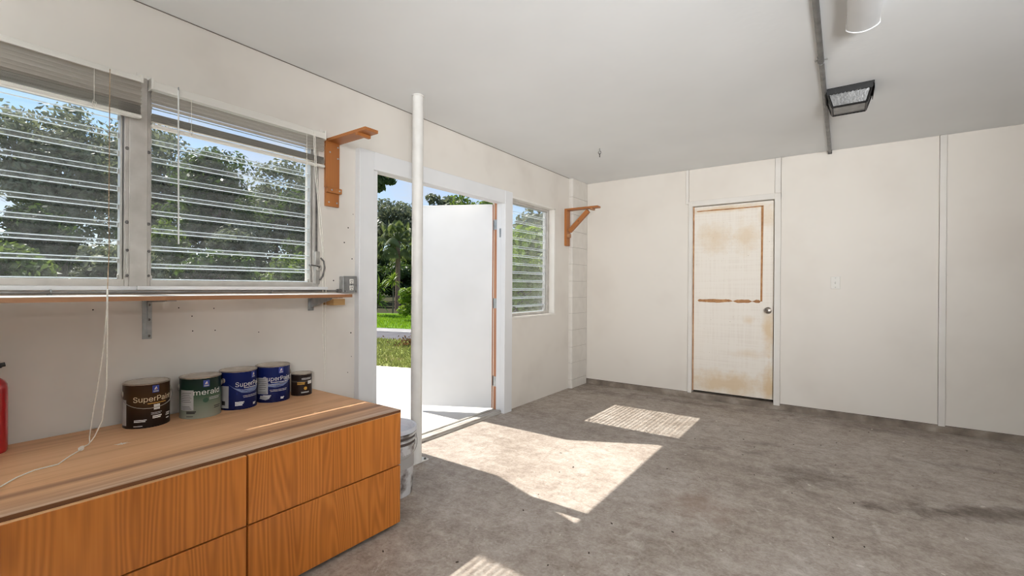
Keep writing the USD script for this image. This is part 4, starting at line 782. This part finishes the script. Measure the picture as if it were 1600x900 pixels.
def fill_softbox(label, at, aim, power, cone, w=0.95, h=0.75, color=(0.98, 1.0, 1.03)):
    """added fill light out of view, built like a softbox on a tripod"""
    at, aim = np.array(at, float), np.array(aim, float); d = aim-at; d /= np.linalg.norm(d)
    T = Thing('tripod_work_light', label, 'fill light', loc=(at[0], at[1], 0))
    x_ = np.cross([0, 0, 1], -d); x_ /= np.linalg.norm(x_); y_ = np.cross(-d, x_); M = np.eye(4); M[:3, 0] = x_; M[:3, 1] = y_; M[:3, 2] = -d; M[:3, 3] = at
    T.part('lamp_head', placed(cat(cbox(-w/2-.03, w/2+.03, -h/2-.03, h/2+.03, 0.02, 0.06, 0.01), cbox(-w/2-.03, -w/2, -h/2-.03, h/2+.03, 0.0, 0.022, 0.002), cbox(w/2, w/2+.03, -h/2-.03, h/2+.03, 0.0, 0.022, 0.002)), M), BLACKPL)
    T.part('pole', tube([(at[0], at[1], 0.35), (at[0], at[1], at[2]-h/2-0.05)], 0.014, 10), STEEL)
    for k in range(3):
        a = 2.1*k+.3; T.part('leg', tube([(at[0], at[1], 0.75), (at[0]+.42*math.cos(a), at[1]+.42*math.sin(a), 0.012)], 0.011, 8), STEEL)
    L = UsdLux.SphereLight.Define(stage, T.path+'/light'); L.CreateRadiusAttr(0.45); L.CreateIntensityAttr(power); L.CreateColorAttr(Gf.Vec3f(*color)); L.CreateNormalizeAttr(False)  # fill source: a sphere light set in front of the added head
    sh_ = UsdLux.ShapingAPI.Apply(L.GetPrim()); sh_.CreateShapingConeAngleAttr(cone); sh_.CreateShapingConeSoftnessAttr(1.0)
    m = np.eye(4); m[:3, 0] = x_; m[:3, 1] = y_; m[:3, 2] = -d; m[:3, 3] = at+d*0.47-T.loc
    L.AddTransformOp().Set(Gf.Matrix4d(*m.T.ravel()))
for k, (a_, b_2, p_, c_) in enumerate(FILL_SPOTS):
    fill_softbox(('added softbox fill light on a tripod behind the camera, turned to the far corner', 'added softbox fill light on a low tripod behind the camera, turned up to the ceiling', 'added softbox fill light on a tripod behind the camera, third')[k], a_, b_2, p_, c_)

hk = Thing('ceiling_hook', 'small dark screw hook hanging from the ceiling near the far corner', 'hook', loc=(0.79, 3.907, H))
hk.part('shank', tube([(0.79, 3.907, H), (0.79, 3.907, H-0.025)], 0.003, 8), DARKSTEEL)
hk.part('eye', tube([(0.79+0.013*math.sin(t), 3.907, H-0.038+0.013*math.cos(t)) for t in np.linspace(0, 5.6, 20)], 0.003, 8), DARKSTEEL)
hk.part('link', tube([(0.79, 3.907+0.009*math.sin(t), H-0.064+0.016*math.cos(t)) for t in np.linspace(0, 6.28, 16)], 0.0028, 6), DARKSTEEL)

# ------------------------------------------------------------------ outside
GZ = -0.035
T_, N_ = np.array([0.954, 0.300]), np.array([-0.300, 0.954])
def strip(t0, t1, n0, n1): return [tuple(T_*t+N_*n) for t, n in ((t0, n0), (t1, n0), (t1, n1), (t0, n1))]
APRON = noisy('driveway_concrete', [(0.56, 0.535, 0.50), (0.62, 0.60, 0.575), (0.66, 0.645, 0.62)], scale=1.5, rough=0.8, spec=0.2, bump=0.2, bump_scale=50)
ROAD = noisy('road_asphalt', [(0.105, 0.10, 0.112), (0.14, 0.135, 0.148)], scale=3, rough=0.85, spec=0.2)
WALK = noisy('walk_concrete', [(0.30, 0.29, 0.29), (0.40, 0.39, 0.38)], scale=3, rough=0.85, spec=0.2)
TURF = noisy('dry_turf', [(0.24, 0.18, 0.10), (0.25, 0.27, 0.09), (0.28, 0.34, 0.09), (0.46, 0.38, 0.22)], scale=2.4, rough=0.9, spec=0.1, detail=7)
LAWN = noisy('green_lawn', [(0.06, 0.13, 0.015), (0.12, 0.23, 0.02), (0.15, 0.27, 0.03)], scale=1.2, rough=0.9, spec=0.1, detail=6)
EARTH = noisy('dark_earth', [(0.035, 0.04, 0.02), (0.07, 0.065, 0.035)], scale=2, rough=0.95, spec=0.05)  # dark ground colour used under the trees
from shapely.geometry import Polygon, box as sbox
house = sbox(-0.155, RY-0.1, RX+0.2, D+0.2)
def ground(name, poly, mat, label, catg, z=GZ, depth=0.1):
    p = Polygon(poly).difference(house)
    m = trimesh.util.concatenate([trimesh.creation.extrude_polygon(g, depth, engine='earcut') for g in getattr(p, 'geoms', [p])]); m.apply_translation((0, 0, z-depth))
    single(name, m, mat, label, catg, kind='structure', smooth=False)
ground('driveway', strip(-9, 60, -40, 5.29), APRON, 'bright sunlit concrete driveway outside the doorway', 'driveway')
ground('side_lawn', strip(-34, -9, -40, 5.29), TURF, 'patchy dry grass beyond the end of the driveway', 'grass', z=GZ-0.01)
ground('verge', strip(-34, 60, 5.29, 8.5), TURF, 'patchy dry grass strip between driveway and road', 'grass', z=GZ-0.01)
ground('road', strip(-34, 60, 8.5, 10.15), ROAD, 'grey-violet asphalt lane beyond the grass strip', 'road', z=GZ-0.03)
ground('walk', strip(-34, 60, 10.15, 11.0), WALK, 'pale gravelly strip along the far side of the lane', 'path', z=GZ-0.02)
ground('lawn', strip(-34, 60, 11.0, 17.5), LAWN, 'bright green lawn beyond the lane', 'lawn', z=GZ-0.01)
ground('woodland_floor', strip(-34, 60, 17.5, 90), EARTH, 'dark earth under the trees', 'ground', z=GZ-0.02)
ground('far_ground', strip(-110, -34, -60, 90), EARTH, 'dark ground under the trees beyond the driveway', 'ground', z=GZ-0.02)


def foliage_mat(name, c1, c2, trans):
    return usdkit.material(stage, '/World/Looks/'+name, {'g': ('geometry', {}), 'r': ('rgb_ramp', {'ramp': [(0, c1), (1, c2)]}), 'p': ('principled_bsdf', {'roughness': 0.5, 'specular_ior_level': 0.35}), 't': ('translucent_bsdf', {'color': trans}), 'm': ('mix_closure', {'fac': 0.35})},
                           [('g.random_per_island', 'r.fac'), ('r.color', 'p.base_color'), ('p.BSDF', 'm.closure1'), ('t.BSDF', 'm.closure2')], surface='m.closure')
F_DARK = foliage_mat('leaf_dark', (0.03, 0.06, 0.02), (0.10, 0.16, 0.05), (0.10, 0.17, 0.03))
F_MID = foliage_mat('leaf_mid', (0.07, 0.12, 0.03), (0.20, 0.28, 0.075), (0.22, 0.32, 0.05))
F_GREY = foliage_mat('leaf_grey', (0.13, 0.16, 0.105), (0.27, 0.30, 0.19), (0.22, 0.25, 0.13))
F_LIME = foliage_mat('leaf_lime', (0.13, 0.22, 0.02), (0.32, 0.42, 0.075), (0.34, 0.46, 0.05))
F_PALM = foliage_mat('leaf_palm', (0.12, 0.16, 0.06), (0.36, 0.40, 0.20), (0.26, 0.32, 0.10))
BARK = noisy('bark', [(0.07, 0.055, 0.042), (0.16, 0.13, 0.10)], scale=6, stretch=(3, 3, 0.6), rough=0.9, bump=0.5)
PALMBARK = noisy('palm_bark', [(0.12, 0.075, 0.05), (0.24, 0.16, 0.11)], scale=9, stretch=(1, 1, 4), rough=0.9, bump=0.6)


def leaves(cent, rad, n, size, seed, flat=0.75):
    r = np.random.default_rng(seed); cent = np.array(cent, float); rad = np.array(rad, float); vol = rad**2; k = r.choice(len(cent), n, p=vol/vol.sum())
    d = r.normal(size=(n, 3)); d /= np.linalg.norm(d, axis=1, keepdims=True); rho = rad[k]*(0.15+1.05*r.random(n)**0.55)
    P = cent[k]+d*rho[:, None]*[1, 1, flat]
    u = r.normal(size=(n, 3)); u -= d*(u*d).sum(1, keepdims=True)*0.6; u /= np.linalg.norm(u, axis=1, keepdims=True)
    w = np.cross(u, d+0.7*r.normal(size=(n, 3))); w /= np.linalg.norm(w, axis=1, keepdims=True)
    s = size*(0.6+0.8*r.random(n))[:, None]
    V = np.stack([P-u*s, P-w*s*0.45, P+u*s, P+w*s*0.45], 1).reshape(-1, 3); b = np.arange(n)[:, None]*4
    F = np.vstack([b+[0, 1, 2], b+[0, 2, 3]]); return trimesh.Trimesh(V, F, process=False)


def tree(name, label, catg, x, y, h, crown_r, crown_z, mat, nleaf, size, seed, trunk_r=0.18, blobs=26, group=None, squash=0.8, low=0.0, trunk_at=None):
    r = np.random.default_rng(seed); T = Thing(name, label, catg, loc=(x, y, GZ), group=group); C, R = [], []
    for i in range(blobs):
        d = r.normal(size=3); d /= np.linalg.norm(d); rr_ = crown_r*(0.35+0.6*r.random()); top = crown_z+(h-crown_z)*0
        rr_ = crown_r*(0.15+0.85*r.random()**0.6)*0.92; c_ = np.array([x, y, crown_z])+d*rr_*[1, 1, (h-crown_z)/crown_r]; c_[2] = max(c_[2], GZ+low); C.append(c_); R.append(crown_r*(0.16+0.24*r.random()))
    T.part('crown', leaves(C, R, nleaf, size, seed+1), mat, smooth=False)
    tx, ty = trunk_at or (x, y); pts = [(tx, ty, GZ-0.05), (tx+r.uniform(-.2, .2), ty+r.uniform(-.2, .2), crown_z*0.5), (x+r.uniform(-.4, .4), y+r.uniform(-.4, .4), crown_z)]
    T.part('trunk', tube(pts, trunk_r, 8, trunk_r*0.5), BARK)
    for i in range(6):
        e_ = C[i*blobs//6]; st = np.array(pts[1])*0.4+np.array(pts[2])*0.6; mid = (st+e_)/2+r.normal(size=3)*0.15*crown_r*[1, 1, .3]
        T.part('branch', tube([st, mid, e_], trunk_r*0.42, 6, trunk_r*0.1), BARK)
    return T


# trees and shrubs seen through the doorway
tree('oak_tree', 'dark leafy bough of a near tree at the upper left corner of the doorway', 'tree', -6.52, 6.98, 3.95, 0.50, 3.72, F_DARK, 2200, 0.06, 11, 0.08, 14, trunk_at=(-7.6, 6.2))
tree('tall_tree', 'tall grey-green tree against the sky, straight behind the doorway', 'tree', -40.9, 36.5, 11.2, 3.9, 8.6, F_GREY, 7000, 0.24, 12, 0.3, 30)
tree('tall_tree', 'tall grey-green tree far behind the open white door leaf', 'tree', -28.7, 33.0, 10.3, 2.3, 8.6, F_GREY, 4500, 0.2, 13, 0.25)
tree('oak_tree', 'dark tree peeping over the top of the open white door leaf', 'tree', -24.2, 32.4, 9.7, 3.2, 7.2, F_MID, 5000, 0.2, 14, 0.25)
tree('oak_tree', 'dense dark tree at the left edge of the doorway view', 'tree', -25.6, 20.2, 5.4, 2.1, 3.0, F_DARK, 7000, 0.15, 15, 0.2, 34)
tree('oak_tree', 'mid-green rounded tree right behind the palm', 'tree', -24.6, 24.6, 5.3, 2.1, 3.3, F_MID, 7500, 0.15, 16, 0.2, 34)
tree('oak_tree', 'dark green tree behind the palm, hidden in part by the post', 'tree', -23.2, 28.3, 5.2, 2.1, 2.9, F_DARK, 6000, 0.16, 17, 0.2, 30)
for k, (x, y, r_, z, lab) in enumerate([(-20.6, 17.2, 1.2, 1.5, 'dark bush under the trees left of the palm'), (-19.3, 18.9, 1.2, 1.5, 'dark bush under the trees behind the palm trunk'), (-18.2, 20.8, 1.2, 1.4, 'dark bush under the trees behind the round green shrub')]):
    tree('dark_bush', lab, 'bush', x, y, z+r_*.9, r_, z, F_DARK, 7500, 0.12, 30+k, 0.06, 34, low=0.3)
rs = tree('round_shrub', 'bright green rounded shrub at the lane, beside the post', 'shrub', -9.95, 11.45, 1.55, 0.62, 0.80, F_LIME, 5200, 0.055, 21, 0.03, 26)


def palm(x, y, h, cr, seed):
    r = np.random.default_rng(seed); T = Thing('palm_tree', 'fan palm with drooping grey-green fronds and slim brown trunk', 'palm tree', loc=(x, y, GZ))
    T.part('trunk', tube([(x, y, GZ-.05), (x+.05, y, h*.5), (x+.02, y+.03, h)], 0.13, 10, 0.11), PALMBARK)
    for i in range(64):
        az = r.uniform(0, 2*math.pi); el = r.uniform(-0.75, 1.35); d = np.array([math.cos(az)*math.cos(el), math.sin(az)*math.cos(el), math.sin(el)]); L = cr*r.uniform(.5, .85)
        b = np.array([x, y, h+.05]); tip = b+d*L+np.array([0, 0, -0.10*L])
        side = np.cross(d, [0, 0, 1]); side /= np.linalg.norm(side); nrm = np.cross(side, d); M = []
        for j in range(18):
            f = -1.35+2.7*j/17; dd = d*math.cos(f)+side*math.sin(f); e1 = tip+dd*cr*.27*(1-.15*abs(f)); e1 = e1+np.array([0, 0, -0.10*cr*abs(f)]); e2 = e1+dd*cr*.12+np.array([0, 0, -0.20*cr]); w = np.cross(dd, nrm)*0.030*cr
            M.append((np.array([tip-w*.4, e1-w, e1+w, tip+w*.4, e2]), [[0, 1, 2], [0, 2, 3], [1, 4, 2]]))
        V = np.vstack([m[0] for m in M]); F = np.vstack([np.array(m[1])+5*i_ for i_, m in enumerate(M)])
        fr_ = T.part('frond', trimesh.Trimesh(V, F, process=False), F_PALM, smooth=False)
        T.part('stalk', tube([b, (b+tip)/2+[0, 0, .04], tip], 0.018, 5, 0.010), F_PALM, under=fr_)
palm(-16.25, 16.05, 3.55, 1.15, 5)


def spiky(name, label, x, y, heads, cr, mat, seed, n=46):
    r = np.random.default_rng(seed); T = Thing(name, label, 'spiky plant', loc=(x, y, GZ))
    for (hx, hy, hz) in heads:
        T.part('stem', tube([(x, y, GZ-.03), ((x+hx)/2+.03, (y+hy)/2, hz*.5), (hx, hy, hz)], 0.035, 7, 0.025), BARK)
        V, F = [], []
        for i in range(n):
            az = r.uniform(0, 2*math.pi); el = r.uniform(-0.7, 1.4); d = np.array([math.cos(az)*math.cos(el), math.sin(az)*math.cos(el), math.sin(el)]); L = cr*r.uniform(.7, 1.1); s_ = np.cross(d, [0.01, 0, 1]); s_ /= np.linalg.norm(s_); w = s_*cr*.055; b = np.array([hx, hy, hz])
            m = b+d*L*.55; t = b+d*L+[0, 0, -.18*L]; k = len(V)*1; V += [b-w*.5, b+w*.5, m+w, m-w, t]; F += [[k, k+1, k+2], [k, k+2, k+3], [k+3, k+2, k+4]]
        T.part('leaf_rosette', trimesh.Trimesh(np.array(V), np.array(F), process=False), mat, smooth=False)
spiky('yucca', 'tall spiky yucca with several leaf heads at the left edge of the doorway view', -13.1, 12.15, [(-13.2, 12.1, 1.55), (-12.9, 12.3, 1.15), (-13.3, 12.3, .8), (-12.8, 12.15, .55), (-13.05, 12.0, 1.9)], 0.62, F_LIME, 41)
spiky('yucca', 'short spiky yucca with one leaf head in front of the dark bushes', -14.2, 14.05, [(-14.2, 14.05, 1.45)], 0.55, F_LIME, 42, 60)
r_ = np.random.default_rng(9); V = []; F = []
for i in range(420):
    c0 = np.array([-4.55+r_.normal()*.16, 6.55+r_.normal()*.16, GZ+abs(r_.normal())*.10]); a = r_.normal(size=3); a /= np.linalg.norm(a); b = np.cross(a, r_.normal(size=3)); b /= np.linalg.norm(b); s0 = .03; k = len(V); V += [c0-a*s0, c0-b*s0*.5, c0+a*s0, c0+b*s0*.5]; F += [[k, k+1, k+2], [k, k+2, k+3]]
single('dead_leaves', trimesh.Trimesh(np.array(V), np.array(F), process=False), foliage_mat('leaf_dead', (0.14, 0.07, 0.03), (0.34, 0.2, 0.1), (0.2, 0.1, 0.04)), 'small heap of dry brown leaves on the grass beside the driveway', 'leaves', kind='stuff', smooth=False)
# grass tufts on the verge and the lawn, where the doorway shows them
def tufts(n, t0, t1, n0, n1, h, seed):
    r = np.random.default_rng(seed); a = r.uniform(t0, t1, n); b = r.uniform(n0, n1, n); B = np.stack([T_[0]*a+N_[0]*b, T_[1]*a+N_[1]*b, np.full(n, GZ-.012)], 1)
    az = r.uniform(0, 6.28, n); w = np.stack([np.cos(az), np.sin(az), 0*az], 1)*0.012; tip = B+np.stack([r.normal(size=n)*.4*h, r.normal(size=n)*.4*h, h*(.5+r.random(n))], 1)
    V = np.stack([B-w, B+w, tip], 1).reshape(-1, 3); return trimesh.Trimesh(V, np.arange(3*n).reshape(-1, 3), process=False)
F_DRYGRASS = foliage_mat('grass_dry', (0.17, 0.19, 0.05), (0.46, 0.42, 0.20), (0.30, 0.34, 0.09))
F_LUSH = foliage_mat('grass_lush', (0.12, 0.24, 0.01), (0.28, 0.44, 0.03), (0.32, 0.52, 0.02))
single('grass', tufts(26000, -7.5, 3, 5.32, 8.45, .05, 3), F_DRYGRASS, 'short patchy yellow-green grass on the strip by the driveway', 'grass', kind='stuff', smooth=False)
single('grass', tufts(22000, -13, -2, 11.05, 16.5, .06, 4), F_LUSH, 'short bright green grass on the lawn beyond the lane', 'grass', kind='stuff', smooth=False)

# trees seen through the louvred windows
W = [('oak_tree', 'broad oak at the left end of the left window, sky above it', -36.5, 0.0, 9.6, 3.3, 5.8, F_GREY, 12000, .17), ('oak_tree', 'oak with spreading crown in the middle of the left window', -32.5, 6.2, 11.4, 3.3, 7.2, F_GREY, 13000, .16), ('oak_tree', 'oak behind the window mullion, tallest of the row', -41.0, 12.4, 14.0, 4.4, 8.4, F_GREY, 13000, .2),
     ('oak_tree', 'dense oak at the left part of the right window', -31.5, 13.4, 10.2, 3.1, 6.4, F_DARK, 13000, .16), ('oak_tree', 'tall oak seen over the middle of the right window', -39.5, 21.8, 12.8, 4.2, 7.6, F_GREY, 12000, .2), ('oak_tree', 'oak at the right end of the right window', -30.2, 20.2, 9.6, 2.9, 6.0, F_DARK, 12000, .16)]
for k, (nm, lab, x, y, h, r0, cz, m, nl, sz) in enumerate(W):
    tree(nm, lab, 'tree', x, y, h, r0, cz, m, nl, sz, 60+k, 0.28, 60)
Hd = [(-23.5, -1.2, 1.75, 1.75, 'leafy hedge bush at the foot of the left window view'), (-23.5, 2.6, 1.75, 1.75, 'leafy hedge bush in front of the broad oak'), (-23.0, 6.3, 1.75, 1.75, 'leafy hedge bush just left of the window mullion'), (-22.3, 10.0, 1.75, 1.75, 'leafy hedge bush at the left part of the right window'), (-21.3, 13.6, 1.75, 1.75, 'leafy hedge bush at the right part of the right window'),
      (-27.5, 0.6, 1.8, 3.4, 'large bush standing farther back at the left of the left window'), (-27.3, 4.6, 1.8, 3.4, 'large bush standing farther back in the middle of the left window'), (-27.0, 8.9, 1.8, 3.4, 'large bush standing farther back behind the mullion'), (-26.6, 12.9, 1.8, 3.4, 'large bush standing farther back in the right window'), (-24.2, 16.6, 1.4, 3.0, 'large bush standing farther back at the right end of the right window')]
for k, (x, y, r0, z, lab) in enumerate(Hd):
    tree('hedge_bush', lab, 'bush', x, y, z+r0*.75, r0, z, (F_DARK, F_MID, F_GREY)[k % 3], 7000, .13, 80+k, .07, 36, low=0.35)
TH = [(-48, -7, 3.3, 2.6, 'thicket far behind the left window, southern end'), (-48, 0, 3.3, 2.6, 'thicket far behind the left window, under the broad oak'), (-48, 7, 3.3, 2.6, 'thicket far behind the right half of the left window'), (-48, 14.2, 3.3, 2.6, 'thicket far behind the window mullion'), (-47.5, 21.8, 3.3, 2.6, 'thicket far behind the left part of the right window'), (-46, 29, 3.3, 2.6, 'thicket far behind the right part of the right window'), (-43.5, 36, 3.3, 2.6, 'thicket far behind the outlet box'),
      (-29.6, 22.6, 2.3, 2.6, 'thicket behind the dense dark tree at the left edge of the doorway'), (-27.6, 27.2, 2.3, 2.6, 'thicket behind the palm'), (-25.0, 32.0, 2.3, 2.6, 'thicket behind the post and the white door leaf')]
for k, (x, y, r0, z, lab) in enumerate(TH):
    tree('far_thicket', lab, 'thicket', x, y, z+r0*.8, r0, z, F_DARK, 7000, .28 if r0 > 3 else .18, 120+k, .08, 40, low=0.4)
Sd = [(-2.75, 7.7, 0.8, 1.25, F_LIME, 'green shrub close outside the small window, left one'), (-3.5, 9.4, 1.1, 1.6, F_LIME, 'bright shrub farther outside the small window, middle one of three'), (-5.2, 13.2, 1.7, 2.2, F_GREY, 'pale tall shrub farthest outside the small window')]
for k, (x, y, r0, z, m, lab) in enumerate(Sd):
    tree('garden_shrub', lab, 'shrub', x, y, z+r0*.9, r0, z, m, 5200, .06+.03*k, 95+k, .05, 24)
r_ = np.random.default_rng(21); D1, D2 = [], []
for k in range(120):
    x, y = r_.uniform(0.9, 3.9), r_.uniform(1.3, 5.0); L_ = r_.uniform(.003, .009)*(1.8 if k % 9 == 0 else 1); a = r_.uniform(0, 6.28)
    n_ = 5; poly = [(x+L_*math.cos(a)*math.cos(t)-.45*L_*math.sin(a)*math.sin(t), y+L_*math.sin(a)*math.cos(t)+.45*L_*math.cos(a)*math.sin(t)) for t in np.linspace(0, 6.28, n_+1)[:-1]+r_.uniform(0, .5)]
    (D1 if k % 3 else D2).append(prism(poly, 0.0, r_.uniform(.001, .004)))
fd = Thing('floor_debris', 'tiny dark leaf bits and pale chips scattered over the garage floor', 'debris', kind='stuff')
fd.part('leaf_bit', cat(*D1), simple('debris_dark', (0.06, 0.04, 0.028), 0.8), smooth=False, kind='stuff')
fd.part('pale_chip', cat(*D2), simple('debris_pale', (0.6, 0.56, 0.5), 0.8), smooth=False, kind='stuff')
